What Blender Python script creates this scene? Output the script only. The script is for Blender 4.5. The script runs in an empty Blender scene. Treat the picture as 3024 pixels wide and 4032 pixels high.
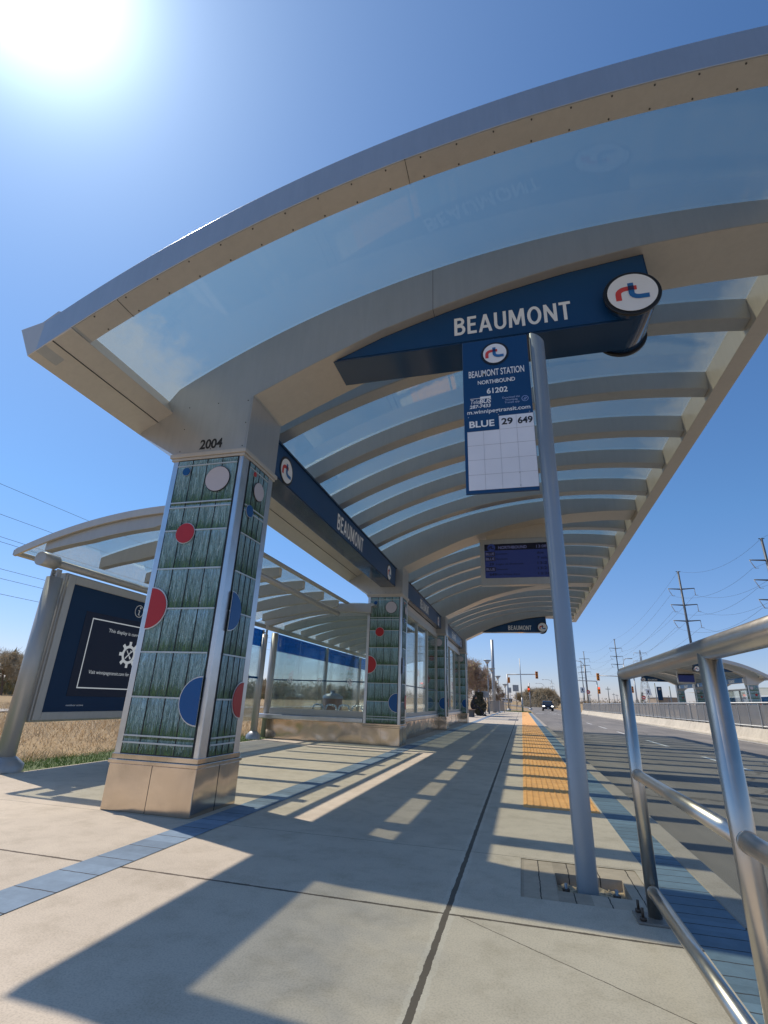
import bpy, bmesh, math, random
from mathutils import Vector, Matrix
random.seed(7)
R_ = math.radians
S = bpy.context.scene
C = S.collection

# ------------------------------------------------------------------ camera
CAMH = .86
RX = (0.96692565, -0.05897796, -0.24814590)
RY = (0.25276132, 0.35184938, 0.90128449)
RZ = (0.03415406, -0.93419677, 0.35511954)
cam = bpy.data.objects.new('camera', bpy.data.cameras.new('camera'))
C.objects.link(cam); S.camera = cam
cam.matrix_world = Matrix(((RX[0], -RX[1], -RX[2], 0), (RY[0], -RY[1], -RY[2], 0), (RZ[0], -RZ[1], -RZ[2], CAMH), (0, 0, 0, 1)))
cam.data.sensor_fit = 'VERTICAL'; cam.data.sensor_height = 32; cam.data.lens = 32 * 1936.265 / 4032
cam.data.clip_start = .02; cam.data.clip_end = 6000

# ------------------------------------------------------------------ light
SUN = Vector((-.632, .235, 1)).normalized()
EL = math.asin(SUN.z); AZ = math.atan2(SUN.x, SUN.y)
W = bpy.data.worlds.new('World'); S.world = W; W.use_nodes = True
wn = W.node_tree.nodes; wl = W.node_tree.links
bg = wn['Background']
sky = wn.new('ShaderNodeTexSky'); sky.sky_type = 'NISHITA'; sky.sun_disc = False
sky.sun_elevation = EL; sky.sun_rotation = AZ; sky.altitude = 200
sky.air_density = 1.0; sky.dust_density = .3; sky.ozone_density = 5
# circumsolar glare of the bright hazy sun, and the deep blue of the clear sky
tcw = wn.new('ShaderNodeTexCoord')
def wnode(t, **k):
    q = wn.new(t)
    for a, b in k.items(): setattr(q, a, b)
    return q
dt = wnode('ShaderNodeVectorMath', operation='DOT_PRODUCT'); wl.new(tcw.outputs['Generated'], dt.inputs[0]); dt.inputs[1].default_value = SUN
cl = wnode('ShaderNodeMath', operation='MAXIMUM'); wl.new(dt.outputs['Value'], cl.inputs[0]); cl.inputs[1].default_value = 0
tot = None
for pw_, am_ in ((5, 1.25), (40, 1.7), (200, 14)):
    a_ = wnode('ShaderNodeMath', operation='POWER'); wl.new(cl.outputs[0], a_.inputs[0]); a_.inputs[1].default_value = pw_
    b_ = wnode('ShaderNodeMath', operation='MULTIPLY_ADD'); wl.new(a_.outputs[0], b_.inputs[0]); b_.inputs[1].default_value = am_
    if tot is None: b_.inputs[2].default_value = 0
    else: wl.new(tot, b_.inputs[2])
    tot = b_.outputs[0]
tn = wnode('ShaderNodeMix', data_type='RGBA', blend_type='MULTIPLY'); tn.inputs[0].default_value = 1
hz_s = wnode('ShaderNodeSeparateXYZ'); wl.new(tcw.outputs['Generated'], hz_s.inputs[0])
hz = wnode('ShaderNodeMapRange'); wl.new(hz_s.outputs[2], hz.inputs[0])
for k_, v_ in ((1, 0), (2, .32), (3, 0), (4, 1)): hz.inputs[k_].default_value = v_
hm = wnode('ShaderNodeMix', data_type='RGBA'); wl.new(hz.outputs[0], hm.inputs[0])
hm.inputs[6].default_value = (.98, .90, 1.12, 1); hm.inputs[7].default_value = (.84, 1.12, 1.30, 1)
wl.new(sky.outputs[0], tn.inputs[6]); wl.new(hm.outputs[2], tn.inputs[7])
gc_ = wnode('ShaderNodeMix', data_type='RGBA', blend_type='MULTIPLY'); gc_.inputs[0].default_value = 1
wl.new(tot, gc_.inputs[6]); gc_.inputs[7].default_value = (.80, .92, 1.0, 1)
ad_ = wnode('ShaderNodeMix', data_type='RGBA', blend_type='ADD'); ad_.inputs[0].default_value = 1
wl.new(tn.outputs[2], ad_.inputs[6]); wl.new(gc_.outputs[2], ad_.inputs[7])
wl.new(ad_.outputs[2], bg.inputs[0]); bg.inputs[1].default_value = .110
sl = bpy.data.lights.new('sun', 'SUN'); sl.energy = 3.9; sl.angle = R_(.53); sl.color = (1, .90, .77)
so = bpy.data.objects.new('sun', sl); C.objects.link(so)
so.rotation_euler = SUN.to_track_quat('Z', 'Y').to_euler(); so.location = (-20, 8, 30)
S.view_settings.view_transform = 'Standard'; S.view_settings.look = 'None'
S.view_settings.exposure = 0; S.view_settings.gamma = 1
S.cycles.max_bounces = 8; S.cycles.transparent_max_bounces = 24
S.cycles.sample_clamp_indirect = 8

# ------------------------------------------------------------------ materials
def mat(name):
    m = bpy.data.materials.new(name); m.use_nodes = True
    return m, m.node_tree.nodes, m.node_tree.links, m.node_tree.nodes['Principled BSDF']
def setp(b, col=None, rough=None, metal=None, spec=None):
    if col is not None: b.inputs['Base Color'].default_value = (*col, 1)
    if rough is not None: b.inputs['Roughness'].default_value = rough
    if metal is not None: b.inputs['Metallic'].default_value = metal
    if spec is not None: b.inputs['Specular IOR Level'].default_value = spec
def coords(n, l, scale=(1, 1, 1)):
    g = n.new('ShaderNodeNewGeometry'); mp = n.new('ShaderNodeMapping'); mp.inputs['Scale'].default_value = scale
    l.new(g.outputs['Position'], mp.inputs['Vector']); return mp.outputs[0]
def noise(n, l, vec, scale, detail=4, rough=.6, dist=0):
    t = n.new('ShaderNodeTexNoise'); t.inputs['Scale'].default_value = scale
    t.inputs['Detail'].default_value = detail; t.inputs['Roughness'].default_value = rough; t.inputs['Distortion'].default_value = dist
    l.new(vec, t.inputs['Vector']); return t.outputs['Fac']
def ramp(n, l, fac, stops):
    r = n.new('ShaderNodeValToRGB'); e = r.color_ramp.elements
    while len(e) < len(stops): e.new(.5)
    for i, (p, c) in enumerate(stops):
        e[i].position = p; e[i].color = (*c, 1) if len(c) == 3 else c
    l.new(fac, r.inputs[0]); return r.outputs[0]
def mth(n, l, op, a, b=None, c=None):
    m = n.new('ShaderNodeMath'); m.operation = op
    for i, v in enumerate((a, b, c)):
        if v is None: continue
        if isinstance(v, (int, float)): m.inputs[i].default_value = v
        else: l.new(v, m.inputs[i])
    return m.outputs[0]
def mixc(n, l, fac, a, b, mode='MIX'):
    m = n.new('ShaderNodeMix'); m.data_type = 'RGBA'; m.blend_type = mode
    for sk, v in ((m.inputs[0], fac), (m.inputs[6], a), (m.inputs[7], b)):
        if isinstance(v, tuple): sk.default_value = (*v, 1)
        elif isinstance(v, (int, float)): sk.default_value = v
        else: l.new(v, sk)
    return m.outputs[2]
def bump(n, l, b, h, strength=.3, dist=.01):
    u = n.new('ShaderNodeBump'); u.inputs['Strength'].default_value = strength; u.inputs['Distance'].default_value = dist
    l.new(h, u.inputs['Height']); l.new(u.outputs[0], b.inputs['Normal'])

def plain(name, col, rough=.5, metal=0, var=.12, scale=6, bmp=0, spec=None):
    m, n, l, b = mat(name); setp(b, col, rough, metal, spec)
    v = coords(n, l); f = noise(n, l, v, scale)
    lo = tuple(c * (1 - var) for c in col); hi = tuple(min(1, c * (1 + var)) for c in col)
    l.new(ramp(n, l, f, [(.3, lo), (.7, hi)]), b.inputs['Base Color'])
    if bmp: bump(n, l, b, noise(n, l, v, scale * 12), bmp, .004)
    return m

def brushed(name, col, rough, sc=(40, 40, 1.5), dent=.0, tint=None):
    m, n, l, b = mat(name); setp(b, col, rough, 1)
    v = coords(n, l, sc); f = noise(n, l, v, 6, 3)
    l.new(mth(n, l, 'MULTIPLY_ADD', f, .12, rough - .06), b.inputs['Roughness'])
    g = coords(n, l); s = noise(n, l, g, 2.2, 5, .7, .6)
    l.new(ramp(n, l, s, [(.3, tuple(c * .8 for c in col)), (.62, col)]), b.inputs['Base Color'])
    if dent: bump(n, l, b, noise(n, l, coords(n, l), 2.6, 1), dent, .05)
    return m

def panel_metal(name, col, rough=.42, metal=.35):
    m, n, l, b = mat(name); setp(b, col, rough, metal)
    v = coords(n, l); f = noise(n, l, v, .9, 5, .7); f2 = noise(n, l, coords(n, l, (3, 3, .4)), 5, 3)
    f3 = noise(n, l, coords(n, l, (14, 14, 1.1)), 2.2, 4, .7)
    k = mth(n, l, 'ADD', mth(n, l, 'MULTIPLY', f2, .3), mth(n, l, 'MULTIPLY_ADD', f3, .25, mth(n, l, 'MULTIPLY', f, .45)))
    l.new(ramp(n, l, k, [(.34, tuple(c * .90 for c in col)), (.56, col)]), b.inputs['Base Color'])
    bump(n, l, b, noise(n, l, v, .8, 1), .12, .03)
    return m

def concrete(name, col, lines_x=(), lines_y=(), per_y=None, extra=None):
    m, n, l, b = mat(name); setp(b, col, .85, 0, .3)
    v = coords(n, l)
    big = noise(n, l, v, .55, 6, .65); mid = noise(n, l, v, 5, 6, .7); fine = noise(n, l, v, 140, 2, .5)
    c1 = ramp(n, l, big, [(.3, tuple(c * .84 for c in col)), (.68, tuple(c * 1.08 for c in col))])
    c2 = ramp(n, l, mid, [(.26, (.80, .79, .76)), (.52, (1, 1, 1)), (.75, (1.05, 1.05, 1.04))])
    c3 = ramp(n, l, fine, [(.32, (.82, .82, .82)), (.55, (1, 1, 1))])
    col1 = mixc(n, l, 1, c1, c2, 'MULTIPLY'); col2 = mixc(n, l, 1, col1, c3, 'MULTIPLY')
    # dark spots (gum, stains)
    vo = n.new('ShaderNodeTexVoronoi'); vo.inputs['Scale'].default_value = 1.5; l.new(v, vo.inputs['Vector'])
    sp = ramp(n, l, mth(n, l, 'ADD', vo.outputs['Distance'], mth(n, l, 'MULTIPLY', mid, .03)), [(.045, (.62, .6, .56)), (.055, (1, 1, 1))])
    col2 = mixc(n, l, .8, col2, mixc(n, l, 1, col2, sp, 'MULTIPLY'))
    sep = n.new('ShaderNodeSeparateXYZ'); l.new(v, sep.inputs[0])
    wob = mth(n, l, 'MULTIPLY_ADD', noise(n, l, v, 14, 4, .7), .018, -.009)
    mask = None
    def addm(d, w):
        nonlocal mask
        k = mth(n, l, 'LESS_THAN', mth(n, l, 'ABSOLUTE', mth(n, l, 'ADD', d, wob)), w)
        mask = k if mask is None else mth(n, l, 'MAXIMUM', mask, k)
    for x, w in lines_x: addm(mth(n, l, 'SUBTRACT', sep.outputs[0], x), w)
    for y, w in lines_y: addm(mth(n, l, 'SUBTRACT', sep.outputs[1], y), w)
    if per_y:
        o, p, w = per_y
        q = mth(n, l, 'SUBTRACT', mth(n, l, 'PINGPONG', mth(n, l, 'SUBTRACT', sep.outputs[1], o), p / 2), 0)
        addm(q, w)
    if extra: # diagonal hairline: a*x+b*y=c only where y<ymax
        for (a, bb, cc, w, lo, hi) in extra:
            d = mth(n, l, 'ADD', mth(n, l, 'MULTIPLY', sep.outputs[0], a), mth(n, l, 'MULTIPLY_ADD', sep.outputs[1], bb, -cc))
            k = mth(n, l, 'LESS_THAN', mth(n, l, 'ABSOLUTE', mth(n, l, 'ADD', d, mth(n, l, 'MULTIPLY', wob, .7))), w)
            k = mth(n, l, 'MULTIPLY', k, mth(n, l, 'GREATER_THAN', sep.outputs[1], lo))
            k = mth(n, l, 'MULTIPLY', k, mth(n, l, 'LESS_THAN', sep.outputs[1], hi))
            mask = k if mask is None else mth(n, l, 'MAXIMUM', mask, k)
    if mask is not None:
        near = mask; wide = None
        for x, w in lines_x:
            k = mth(n, l, 'LESS_THAN', mth(n, l, 'ABSOLUTE', mth(n, l, 'ADD', mth(n, l, 'SUBTRACT', sep.outputs[0], x), mth(n, l, 'MULTIPLY', wob, 2.5))), w * 2.6)
            wide = k if wide is None else mth(n, l, 'MAXIMUM', wide, k)
        if wide is not None: col2 = mixc(n, l, mth(n, l, 'MULTIPLY', wide, mth(n, l, 'MULTIPLY', mid, .45)), col2, (.72, .66, .56))
        col2 = mixc(n, l, mth(n, l, 'MULTIPLY', mask, .9), col2, (.085, .065, .05))
        h = mth(n, l, 'SUBTRACT', mth(n, l, 'MULTIPLY_ADD', mid, .25, mth(n, l, 'MULTIPLY', fine, .12)), mask)
    else: h = mth(n, l, 'MULTIPLY_ADD', mid, .25, mth(n, l, 'MULTIPLY', fine, .12))
    l.new(col2, b.inputs['Base Color']); bump(n, l, b, h, .5, .006)
    return m

def pavers(name, col, axis, size, off=0, wj=.004, jc=(.06, .06, .065), cross=None):
    m, n, l, b = mat(name); setp(b, col, .8, 0, .3)
    v = coords(n, l); sep = n.new('ShaderNodeSeparateXYZ'); l.new(v, sep.inputs[0])
    u = mth(n, l, 'SUBTRACT', sep.outputs[axis], off)
    wob = mth(n, l, 'MULTIPLY_ADD', noise(n, l, v, 16, 3), .014, -.007)
    q = mth(n, l, 'PINGPONG', mth(n, l, 'ADD', u, wob), size / 2)
    mk = mth(n, l, 'LESS_THAN', q, wj)
    if cross:
        q2 = mth(n, l, 'PINGPONG', mth(n, l, 'ADD', mth(n, l, 'SUBTRACT', sep.outputs[1 - axis], cross[1]), wob), cross[0] / 2)
        mk = mth(n, l, 'MAXIMUM', mk, mth(n, l, 'LESS_THAN', q2, wj))
    idx = mth(n, l, 'ROUND', mth(n, l, 'DIVIDE', u, size))
    wn_ = n.new('ShaderNodeTexWhiteNoise'); wn_.noise_dimensions = '1D'; l.new(idx, wn_.inputs['W'])
    k = mth(n, l, 'MULTIPLY_ADD', wn_.outputs['Value'], .4, mth(n, l, 'MULTIPLY', noise(n, l, v, 12, 5, .7), .7))
    c = ramp(n, l, k, [(.25, tuple(x * .72 for x in col)), (.8, tuple(x * 1.2 for x in col))])
    l.new(mixc(n, l, mk, c, jc), b.inputs['Base Color'])
    bump(n, l, b, mth(n, l, 'SUBTRACT', mth(n, l, 'MULTIPLY', noise(n, l, v, 90, 3), .2), mk), .6, .005)
    return m

def asphalt(name, col):
    m, n, l, b = mat(name); setp(b, col, .9, 0, .25)
    v = coords(n, l)
    f = noise(n, l, v, 220, 2); g = noise(n, l, coords(n, l, (1, .12, 1)), 1.3, 5, .65); s = noise(n, l, v, .5, 3)
    c = ramp(n, l, f, [(.3, tuple(x * .7 for x in col)), (.7, tuple(x * 1.3 for x in col))])
    c = mixc(n, l, 1, c, ramp(n, l, g, [(.35, (.82, .82, .82)), (.65, (1.1, 1.08, 1.05))]), 'MULTIPLY')
    cr_ = n.new('ShaderNodeTexVoronoi'); cr_.feature = 'DISTANCE_TO_EDGE'; cr_.inputs['Scale'].default_value = .22
    wv_ = n.new('ShaderNodeVectorMath'); wv_.operation = 'ADD'; l.new(v, wv_.inputs[0])
    nz = n.new('ShaderNodeTexNoise'); nz.inputs['Scale'].default_value = 1.5; nz.inputs['Detail'].default_value = 5; l.new(v, nz.inputs['Vector']); l.new(nz.outputs['Color'], wv_.inputs[1])
    l.new(wv_.outputs[0], cr_.inputs['Vector'])
    c = mixc(n, l, mth(n, l, 'MULTIPLY', mth(n, l, 'LESS_THAN', cr_.outputs['Distance'], .006), .55), c, (.07, .065, .06))
    c = mixc(n, l, 1, c, ramp(n, l, s, [(.35, (.86, .86, .86)), (.6, (1.06, 1.05, 1.03))]), 'MULTIPLY')
    l.new(c, b.inputs['Base Color']); bump(n, l, b, f, .5, .006)
    return m

def glass(name, tint, dirt=.06, refl=1.0, rough=.03, dust_col=(.7, .68, .6)):
    m, n, l, b = mat(name); out = n['Material Output']; n.remove(b)
    tr = n.new('ShaderNodeBsdfTransparent'); tr.inputs[0].default_value = (*tint, 1)
    gl = n.new('ShaderNodeBsdfGlossy'); gl.inputs['Roughness'].default_value = rough; gl.inputs[0].default_value = (1, 1, 1, 1)
    fr = n.new('ShaderNodeFresnel'); fr.inputs[0].default_value = 1.45
    m1 = n.new('ShaderNodeMixShader'); l.new(mth(n, l, 'MULTIPLY', fr.outputs[0], refl * .5), m1.inputs[0])
    l.new(tr.outputs[0], m1.inputs[1]); l.new(gl.outputs[0], m1.inputs[2])
    tl = n.new('ShaderNodeBsdfTranslucent'); tl.inputs[0].default_value = (*dust_col, 1)
    df = n.new('ShaderNodeBsdfDiffuse'); df.inputs[0].default_value = (*dust_col, 1)
    ad = n.new('ShaderNodeMixShader'); ad.inputs[0].default_value = .5
    l.new(tl.outputs[0], ad.inputs[1]); l.new(df.outputs[0], ad.inputs[2])
    m2 = n.new('ShaderNodeMixShader')
    v = coords(n, l); big = noise(n, l, v, .7, 6, .7, .6); st = noise(n, l, coords(n, l, (1, 6, 1)), 9, 4, .7)
    d = mth(n, l, 'MULTIPLY', mth(n, l, 'POWER', big, 2.), mth(n, l, 'MULTIPLY_ADD', st, 1.2, .6))
    vo = n.new('ShaderNodeTexVoronoi'); vo.inputs['Scale'].default_value = 3.2; l.new(v, vo.inputs['Vector'])
    spk = mth(n, l, 'MULTIPLY', mth(n, l, 'LESS_THAN', mth(n, l, 'ADD', vo.outputs['Distance'], mth(n, l, 'MULTIPLY', st, .05)), .042), .4 if dirt > .03 else 0)
    if name == 'roof glass':
        g_ = n.new('ShaderNodeNewGeometry'); sx_ = n.new('ShaderNodeSeparateXYZ'); l.new(g_.outputs['Position'], sx_.inputs[0])
        wb = mth(n, l, 'MULTIPLY_ADD', noise(n, l, coords(n, l, (1, 1, 1)), 5, 5, .75), .9, -.45)
        lo_ = n.new('ShaderNodeMapRange'); l.new(mth(n, l, 'ADD', sx_.outputs[0], wb), lo_.inputs[0])
        for k_, v_ in ((1, -3.3), (2, -2.9), (3, .22), (4, 0)): lo_.inputs[k_].default_value = v_
        hi_ = n.new('ShaderNodeMapRange'); l.new(mth(n, l, 'ADD', sx_.outputs[0], wb), hi_.inputs[0])
        for k_, v_ in ((1, 2.15), (2, 2.7), (3, 0), (4, .22)): hi_.inputs[k_].default_value = v_
        spk = mth(n, l, 'MAXIMUM', mth(n, l, 'MAXIMUM', lo_.outputs[0], hi_.outputs[0]), spk)
    l.new(mth(n, l, 'MINIMUM', mth(n, l, 'ADD', mth(n, l, 'MULTIPLY', d, dirt * 4), spk), .9), m2.inputs[0])
    l.new(m1.outputs[0], m2.inputs[1]); l.new(ad.outputs[0], m2.inputs[2]); l.new(m2.outputs[0], out.inputs[0])
    return m

def emit(name, col, s):
    m, n, l, b = mat(name); setp(b, (.01, .01, .012), .35, 0, .2)
    b.inputs['Emission Color'].default_value = (*col, 1); b.inputs['Emission Strength'].default_value = s
    return m

def art(name):
    """cast art glass: reeds in pale blue-grey and green, one cell per UV square"""
    m, n, l, b = mat(name); setp(b, (.2, .3, .28), .22, 0, .6)
    uv = n.new('ShaderNodeUVMap'); uv.uv_map = 'UVMap'
    sep = n.new('ShaderNodeSeparateXYZ'); l.new(uv.outputs[0], sep.inputs[0])
    tc = n.new('ShaderNodeTexCoord')
    mp = n.new('ShaderNodeMapping'); mp.inputs['Scale'].default_value = (1, 1, .11); l.new(tc.outputs['Object'], mp.inputs[0])
    def lines(sc, zs, w, dist):
        m_ = n.new('ShaderNodeMapping'); m_.inputs['Scale'].default_value = (1, 1, zs); m_.inputs['Location'].default_value = (sc * .37, sc * .11, sc * .07)
        l.new(tc.outputs['Object'], m_.inputs[0]); q = noise(n, l, m_.outputs[0], sc, 2, .5, dist)
        a_ = mth(n, l, 'ABSOLUTE', mth(n, l, 'SUBTRACT', q, .5))
        r_ = n.new('ShaderNodeMapRange'); l.new(a_, r_.inputs[0])
        for k_, v_ in ((1, 0), (2, w), (3, 1), (4, 0)): r_.inputs[k_].default_value = v_
        return r_.outputs[0]
    f2 = noise(n, l, mp.outputs[0], 26, 4, .65, .8)
    dk = mth(n, l, 'MAXIMUM', lines(46, .07, .030, .3), mth(n, l, 'MULTIPLY', lines(70, .22, .035, 1.2), .7))
    lt = mth(n, l, 'MAXIMUM', lines(58, .06, .022, .3), mth(n, l, 'MULTIPLY', lines(34, .16, .014, 1.0), .8))
    wv = mth(n, l, 'SUBTRACT', lt, dk)
    grad = mth(n, l, 'ADD', sep.outputs[1], mth(n, l, 'MULTIPLY_ADD', f2, .5, -.25))
    base = ramp(n, l, grad, [(.0, (.07, .14, .05)), (.16, (.15, .24, .12)), (.34, (.27, .42, .37)), (.8, (.35, .55, .58)), (1, (.33, .58, .72))])
    base = mixc(n, l, mth(n, l, 'MULTIPLY', dk, .45), base, (.055, .12, .085))
    base = mixc(n, l, mth(n, l, 'MULTIPLY', lt, .35), base, (.62, .72, .70))
    stem = ramp(n, l, f2, [(.35, (.72, .76, .74)), (.62, (1, 1, 1))])
    l.new(mixc(n, l, 1, base, stem, 'MULTIPLY'), b.inputs['Base Color'])
    bump(n, l, b, mth(n, l, 'MULTIPLY_ADD', wv, 1.2, mth(n, l, 'MULTIPLY', f2, .6)), .7, .012)
    return m

M = {}
PCOL = (.62, .53, .42)
M['concrete'] = concrete('platform concrete', PCOL, lines_x=[(-.37, .0125)], per_y=(2.60, 6.1, .0085),
    lines_y=[(8.7, .004)], extra=[(.58, .815, 1.935, .0022, .2, 2.6), (0, 1, 3.60, .0025, 3.0, 3.7)])
M['curb'] = concrete('kerb concrete', (.42, .37, .31), per_y=(2.9, 3.1, .006))
M['barrier'] = concrete('barrier concrete', (.62, .55, .44), per_y=(1, 6, .01))
M['bluepave'] = pavers('blue band pavers', (.205, .275, .355), 1, .245)
M['bluekerb'] = pavers('blue kerb pavers', (.16, .235, .30), 1, .115, wj=.0035)
M['beigepave'] = pavers('beige pavers', (.46, .375, .285), 0, .158, off=.035, wj=.0028, jc=(.07, .055, .045))
M['tactile'] = plain('tactile yellow', (.90, .45, .15), .7, 0, .16, 5, .3)
M['asphalt'] = asphalt('asphalt', (.235, .22, .205))
M['asphalt2'] = asphalt('far asphalt', (.24, .22, .20))
M['paint'] = plain('road paint', (.62, .61, .57), .7, 0, .35, 14)
M['panel'] = panel_metal('champagne metal panel', (.46, .46, .45), .34, .65)
M['soffit'] = panel_metal('warm metal panel', (.56, .51, .44), .38, .4)
M['seam'] = plain('seam shadow gap', (.06, .055, .05), .8)
M['steel'] = brushed('brushed stainless', (.68, .58, .48), .17, sc=(14, 14, 1.2), dent=.45)
M['trim'] = brushed('stainless trim', (.66, .68, .70), .30)
M['rail'] = brushed('satin handrail steel', (.60, .56, .50), .33, (8, 4, 8))
M['black'] = plain('black', (.012, .012, .014), .35)
M['darkline'] = plain('dark joint', (.015, .018, .02), .5)
M['blue'] = plain('navy sign face', (.008, .055, .15), .38, 0, .06, 2, 0, .35)
M['bluegloss'] = plain('glossy navy', (.006, .032, .085), .14, 0, .05, 2, 0, .5)
M['white'] = plain('sign white', (.78, .78, .77), .35, 0, .03)
M['lwhite'] = plain('letter white', (.80, .80, .78), .4, 0, .02)
M['grid'] = plain('white tile', (.74, .75, .78), .4, 0, .04, 3)
M['gridl'] = plain('tile line', (.42, .43, .46), .5)
M['red'] = plain('logo red', (.62, .055, .045), .4, 0, .05)
M['lblue'] = plain('logo blue', (.02, .14, .36), .4, 0, .05)
M['mixd'] = plain('logo overlap', (.03, .02, .07), .4)
M['dred'] = plain('disc red', (.42, .026, .030), .3, 0, .05, 2, 0, .35)
M['dblue'] = plain('disc blue', (.008, .09, .27), .3, 0, .05, 2, 0, .35)
M['dwhite'] = plain('disc grey white', (.52, .48, .49), .25, 0, .03)
M['rim'] = plain('disc rim', (.62, .63, .62), .35, .3)
M['bar'] = plain('glazing bar', (.50, .55, .56), .35, .3)
M['art'] = art('cast glass')
M['reedd'] = plain('dark reed glass', (.045, .115, .10), .3, 0, .3, 30)
M['reedl'] = plain('pale reed glass', (.50, .68, .68), .3, 0, .15, 30)
M['reedg'] = plain('green reed glass', (.09, .19, .06), .35, 0, .4, 20)
M['polepaint'] = plain('grey blue pole paint', (.34, .375, .40), .34, .25, .06, 1.5, 0)
M['shelter'] = panel_metal('shelter paint', (.44, .43, .395), .4, .35)
M['roofglass'] = glass('roof glass', (.80, .825, .765), .018)
M['shglass'] = glass('shelter roof glass', (.85, .88, .84), .022)
M['glass'] = glass('clear wall glass', (.88, .93, .93), .012, 1.2)
M['film'] = glass('blue film', (.03, .26, .46), .006, .8)
M['screen'] = emit('led screen', (.009, .015, .062), .95)
M['screend'] = emit('led dark', (.004, .005, .014), .4)
M['kscreen'] = emit('kiosk screen', (.003, .007, .022), .5)
M['knavy'] = plain('kiosk navy', (.005, .032, .085), .5, 0, .05, 2, 0, .25)
M['ktext'] = emit('kiosk text', (.6, .65, .7), .55)
M['soil'] = plain('sand', (.58, .46, .31), .9, 0, .35, 40, .8)
M['bolt'] = plain('rusty bolt', (.12, .09, .07), .5, .6)
M['amber'] = plain('signal housing', (.85, .34, .03), .45, 0, .1)
M['redlamp'] = emit('red lamp', (1, .05, .03), 3.5)
M['headlamp'] = emit('headlamp', (1, 1, .95), 6)
M['darkpole'] = plain('dark steel pole', (.10, .11, .12), .5, .4)
M['galv'] = plain('galvanised pole', (.38, .39, .39), .45, .5)
M['bark'] = plain('bark', (.17, .12, .085), .9, 0, .3, 20)
M['twig'] = plain('twig', (.38, .27, .20), .9, 0, .3, 8)
M['bud'] = plain('bud', (.42, .36, .14), .8, 0, .4, 4)
M['twigfar'] = plain('far twig', (.50, .41, .27), .9, 0, .3, 2)
M['needle'] = plain('dark evergreen', (.085, .08, .05), .9, 0, .4, 4)
M['cloth'] = plain('dark cloth', (.018, .018, .022), .85)
M['skin'] = plain('skin', (.30, .17, .12), .6)
M['hair'] = plain('hair', (.015, .012, .012), .6)
M['cloth2'] = plain('dark trousers', (.022, .022, .028), .85)
M['carpaint'] = plain('dark blue car paint', (.012, .018, .035), .18, .3, .05)
M['carglass'] = plain('car glass', (.03, .035, .04), .08)
M['tyre'] = plain('tyre', (.02, .02, .02), .8)
M['buswhite'] = plain('bus white', (.75, .75, .74), .3)
M['brown'] = plain('brown bin', (.30, .19, .14), .5, .2)
M['building'] = plain('tan building', (.32, .26, .2), .8, 0, .1, .2)
def mesh_panel():
    m, n, l, b = mat('perforated panel'); out = n['Material Output']; setp(b, (.30, .29, .28), .5, .4)
    tr = n.new('ShaderNodeBsdfTransparent'); mx = n.new('ShaderNodeMixShader'); mx.inputs[0].default_value = .62
    l.new(tr.outputs[0], mx.inputs[1]); l.new(b.outputs[0], mx.inputs[2]); l.new(mx.outputs[0], out.inputs[0]); return m
M['perf'] = mesh_panel()
def grassy():
    m, n, l, b = mat('field ground'); setp(b, (.3, .22, .12), .95, 0, .1)
    v = coords(n, l); f = noise(n, l, v, .25, 6, .7); g = noise(n, l, v, 9, 5, .7)
    k = mth(n, l, 'MULTIPLY_ADD', f, .6, mth(n, l, 'MULTIPLY', g, .4))
    l.new(ramp(n, l, k, [(.3, (.20, .14, .075)), (.5, (.38, .27, .15)), (.7, (.46, .35, .20))]), b.inputs['Base Color'])
    bump(n, l, b, g, .6, .03); return m
M['field'] = grassy()
M['drygrass'] = plain('dry grass', (.60, .45, .27), .85, 0, .5, 1.2)
M['greengrass'] = plain('green grass', (.12, .20, .035), .8, 0, .4, 2)
M['lawn'] = plain('lawn soil', (.10, .13, .04), .9, 0, .3, 3, .5)

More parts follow.
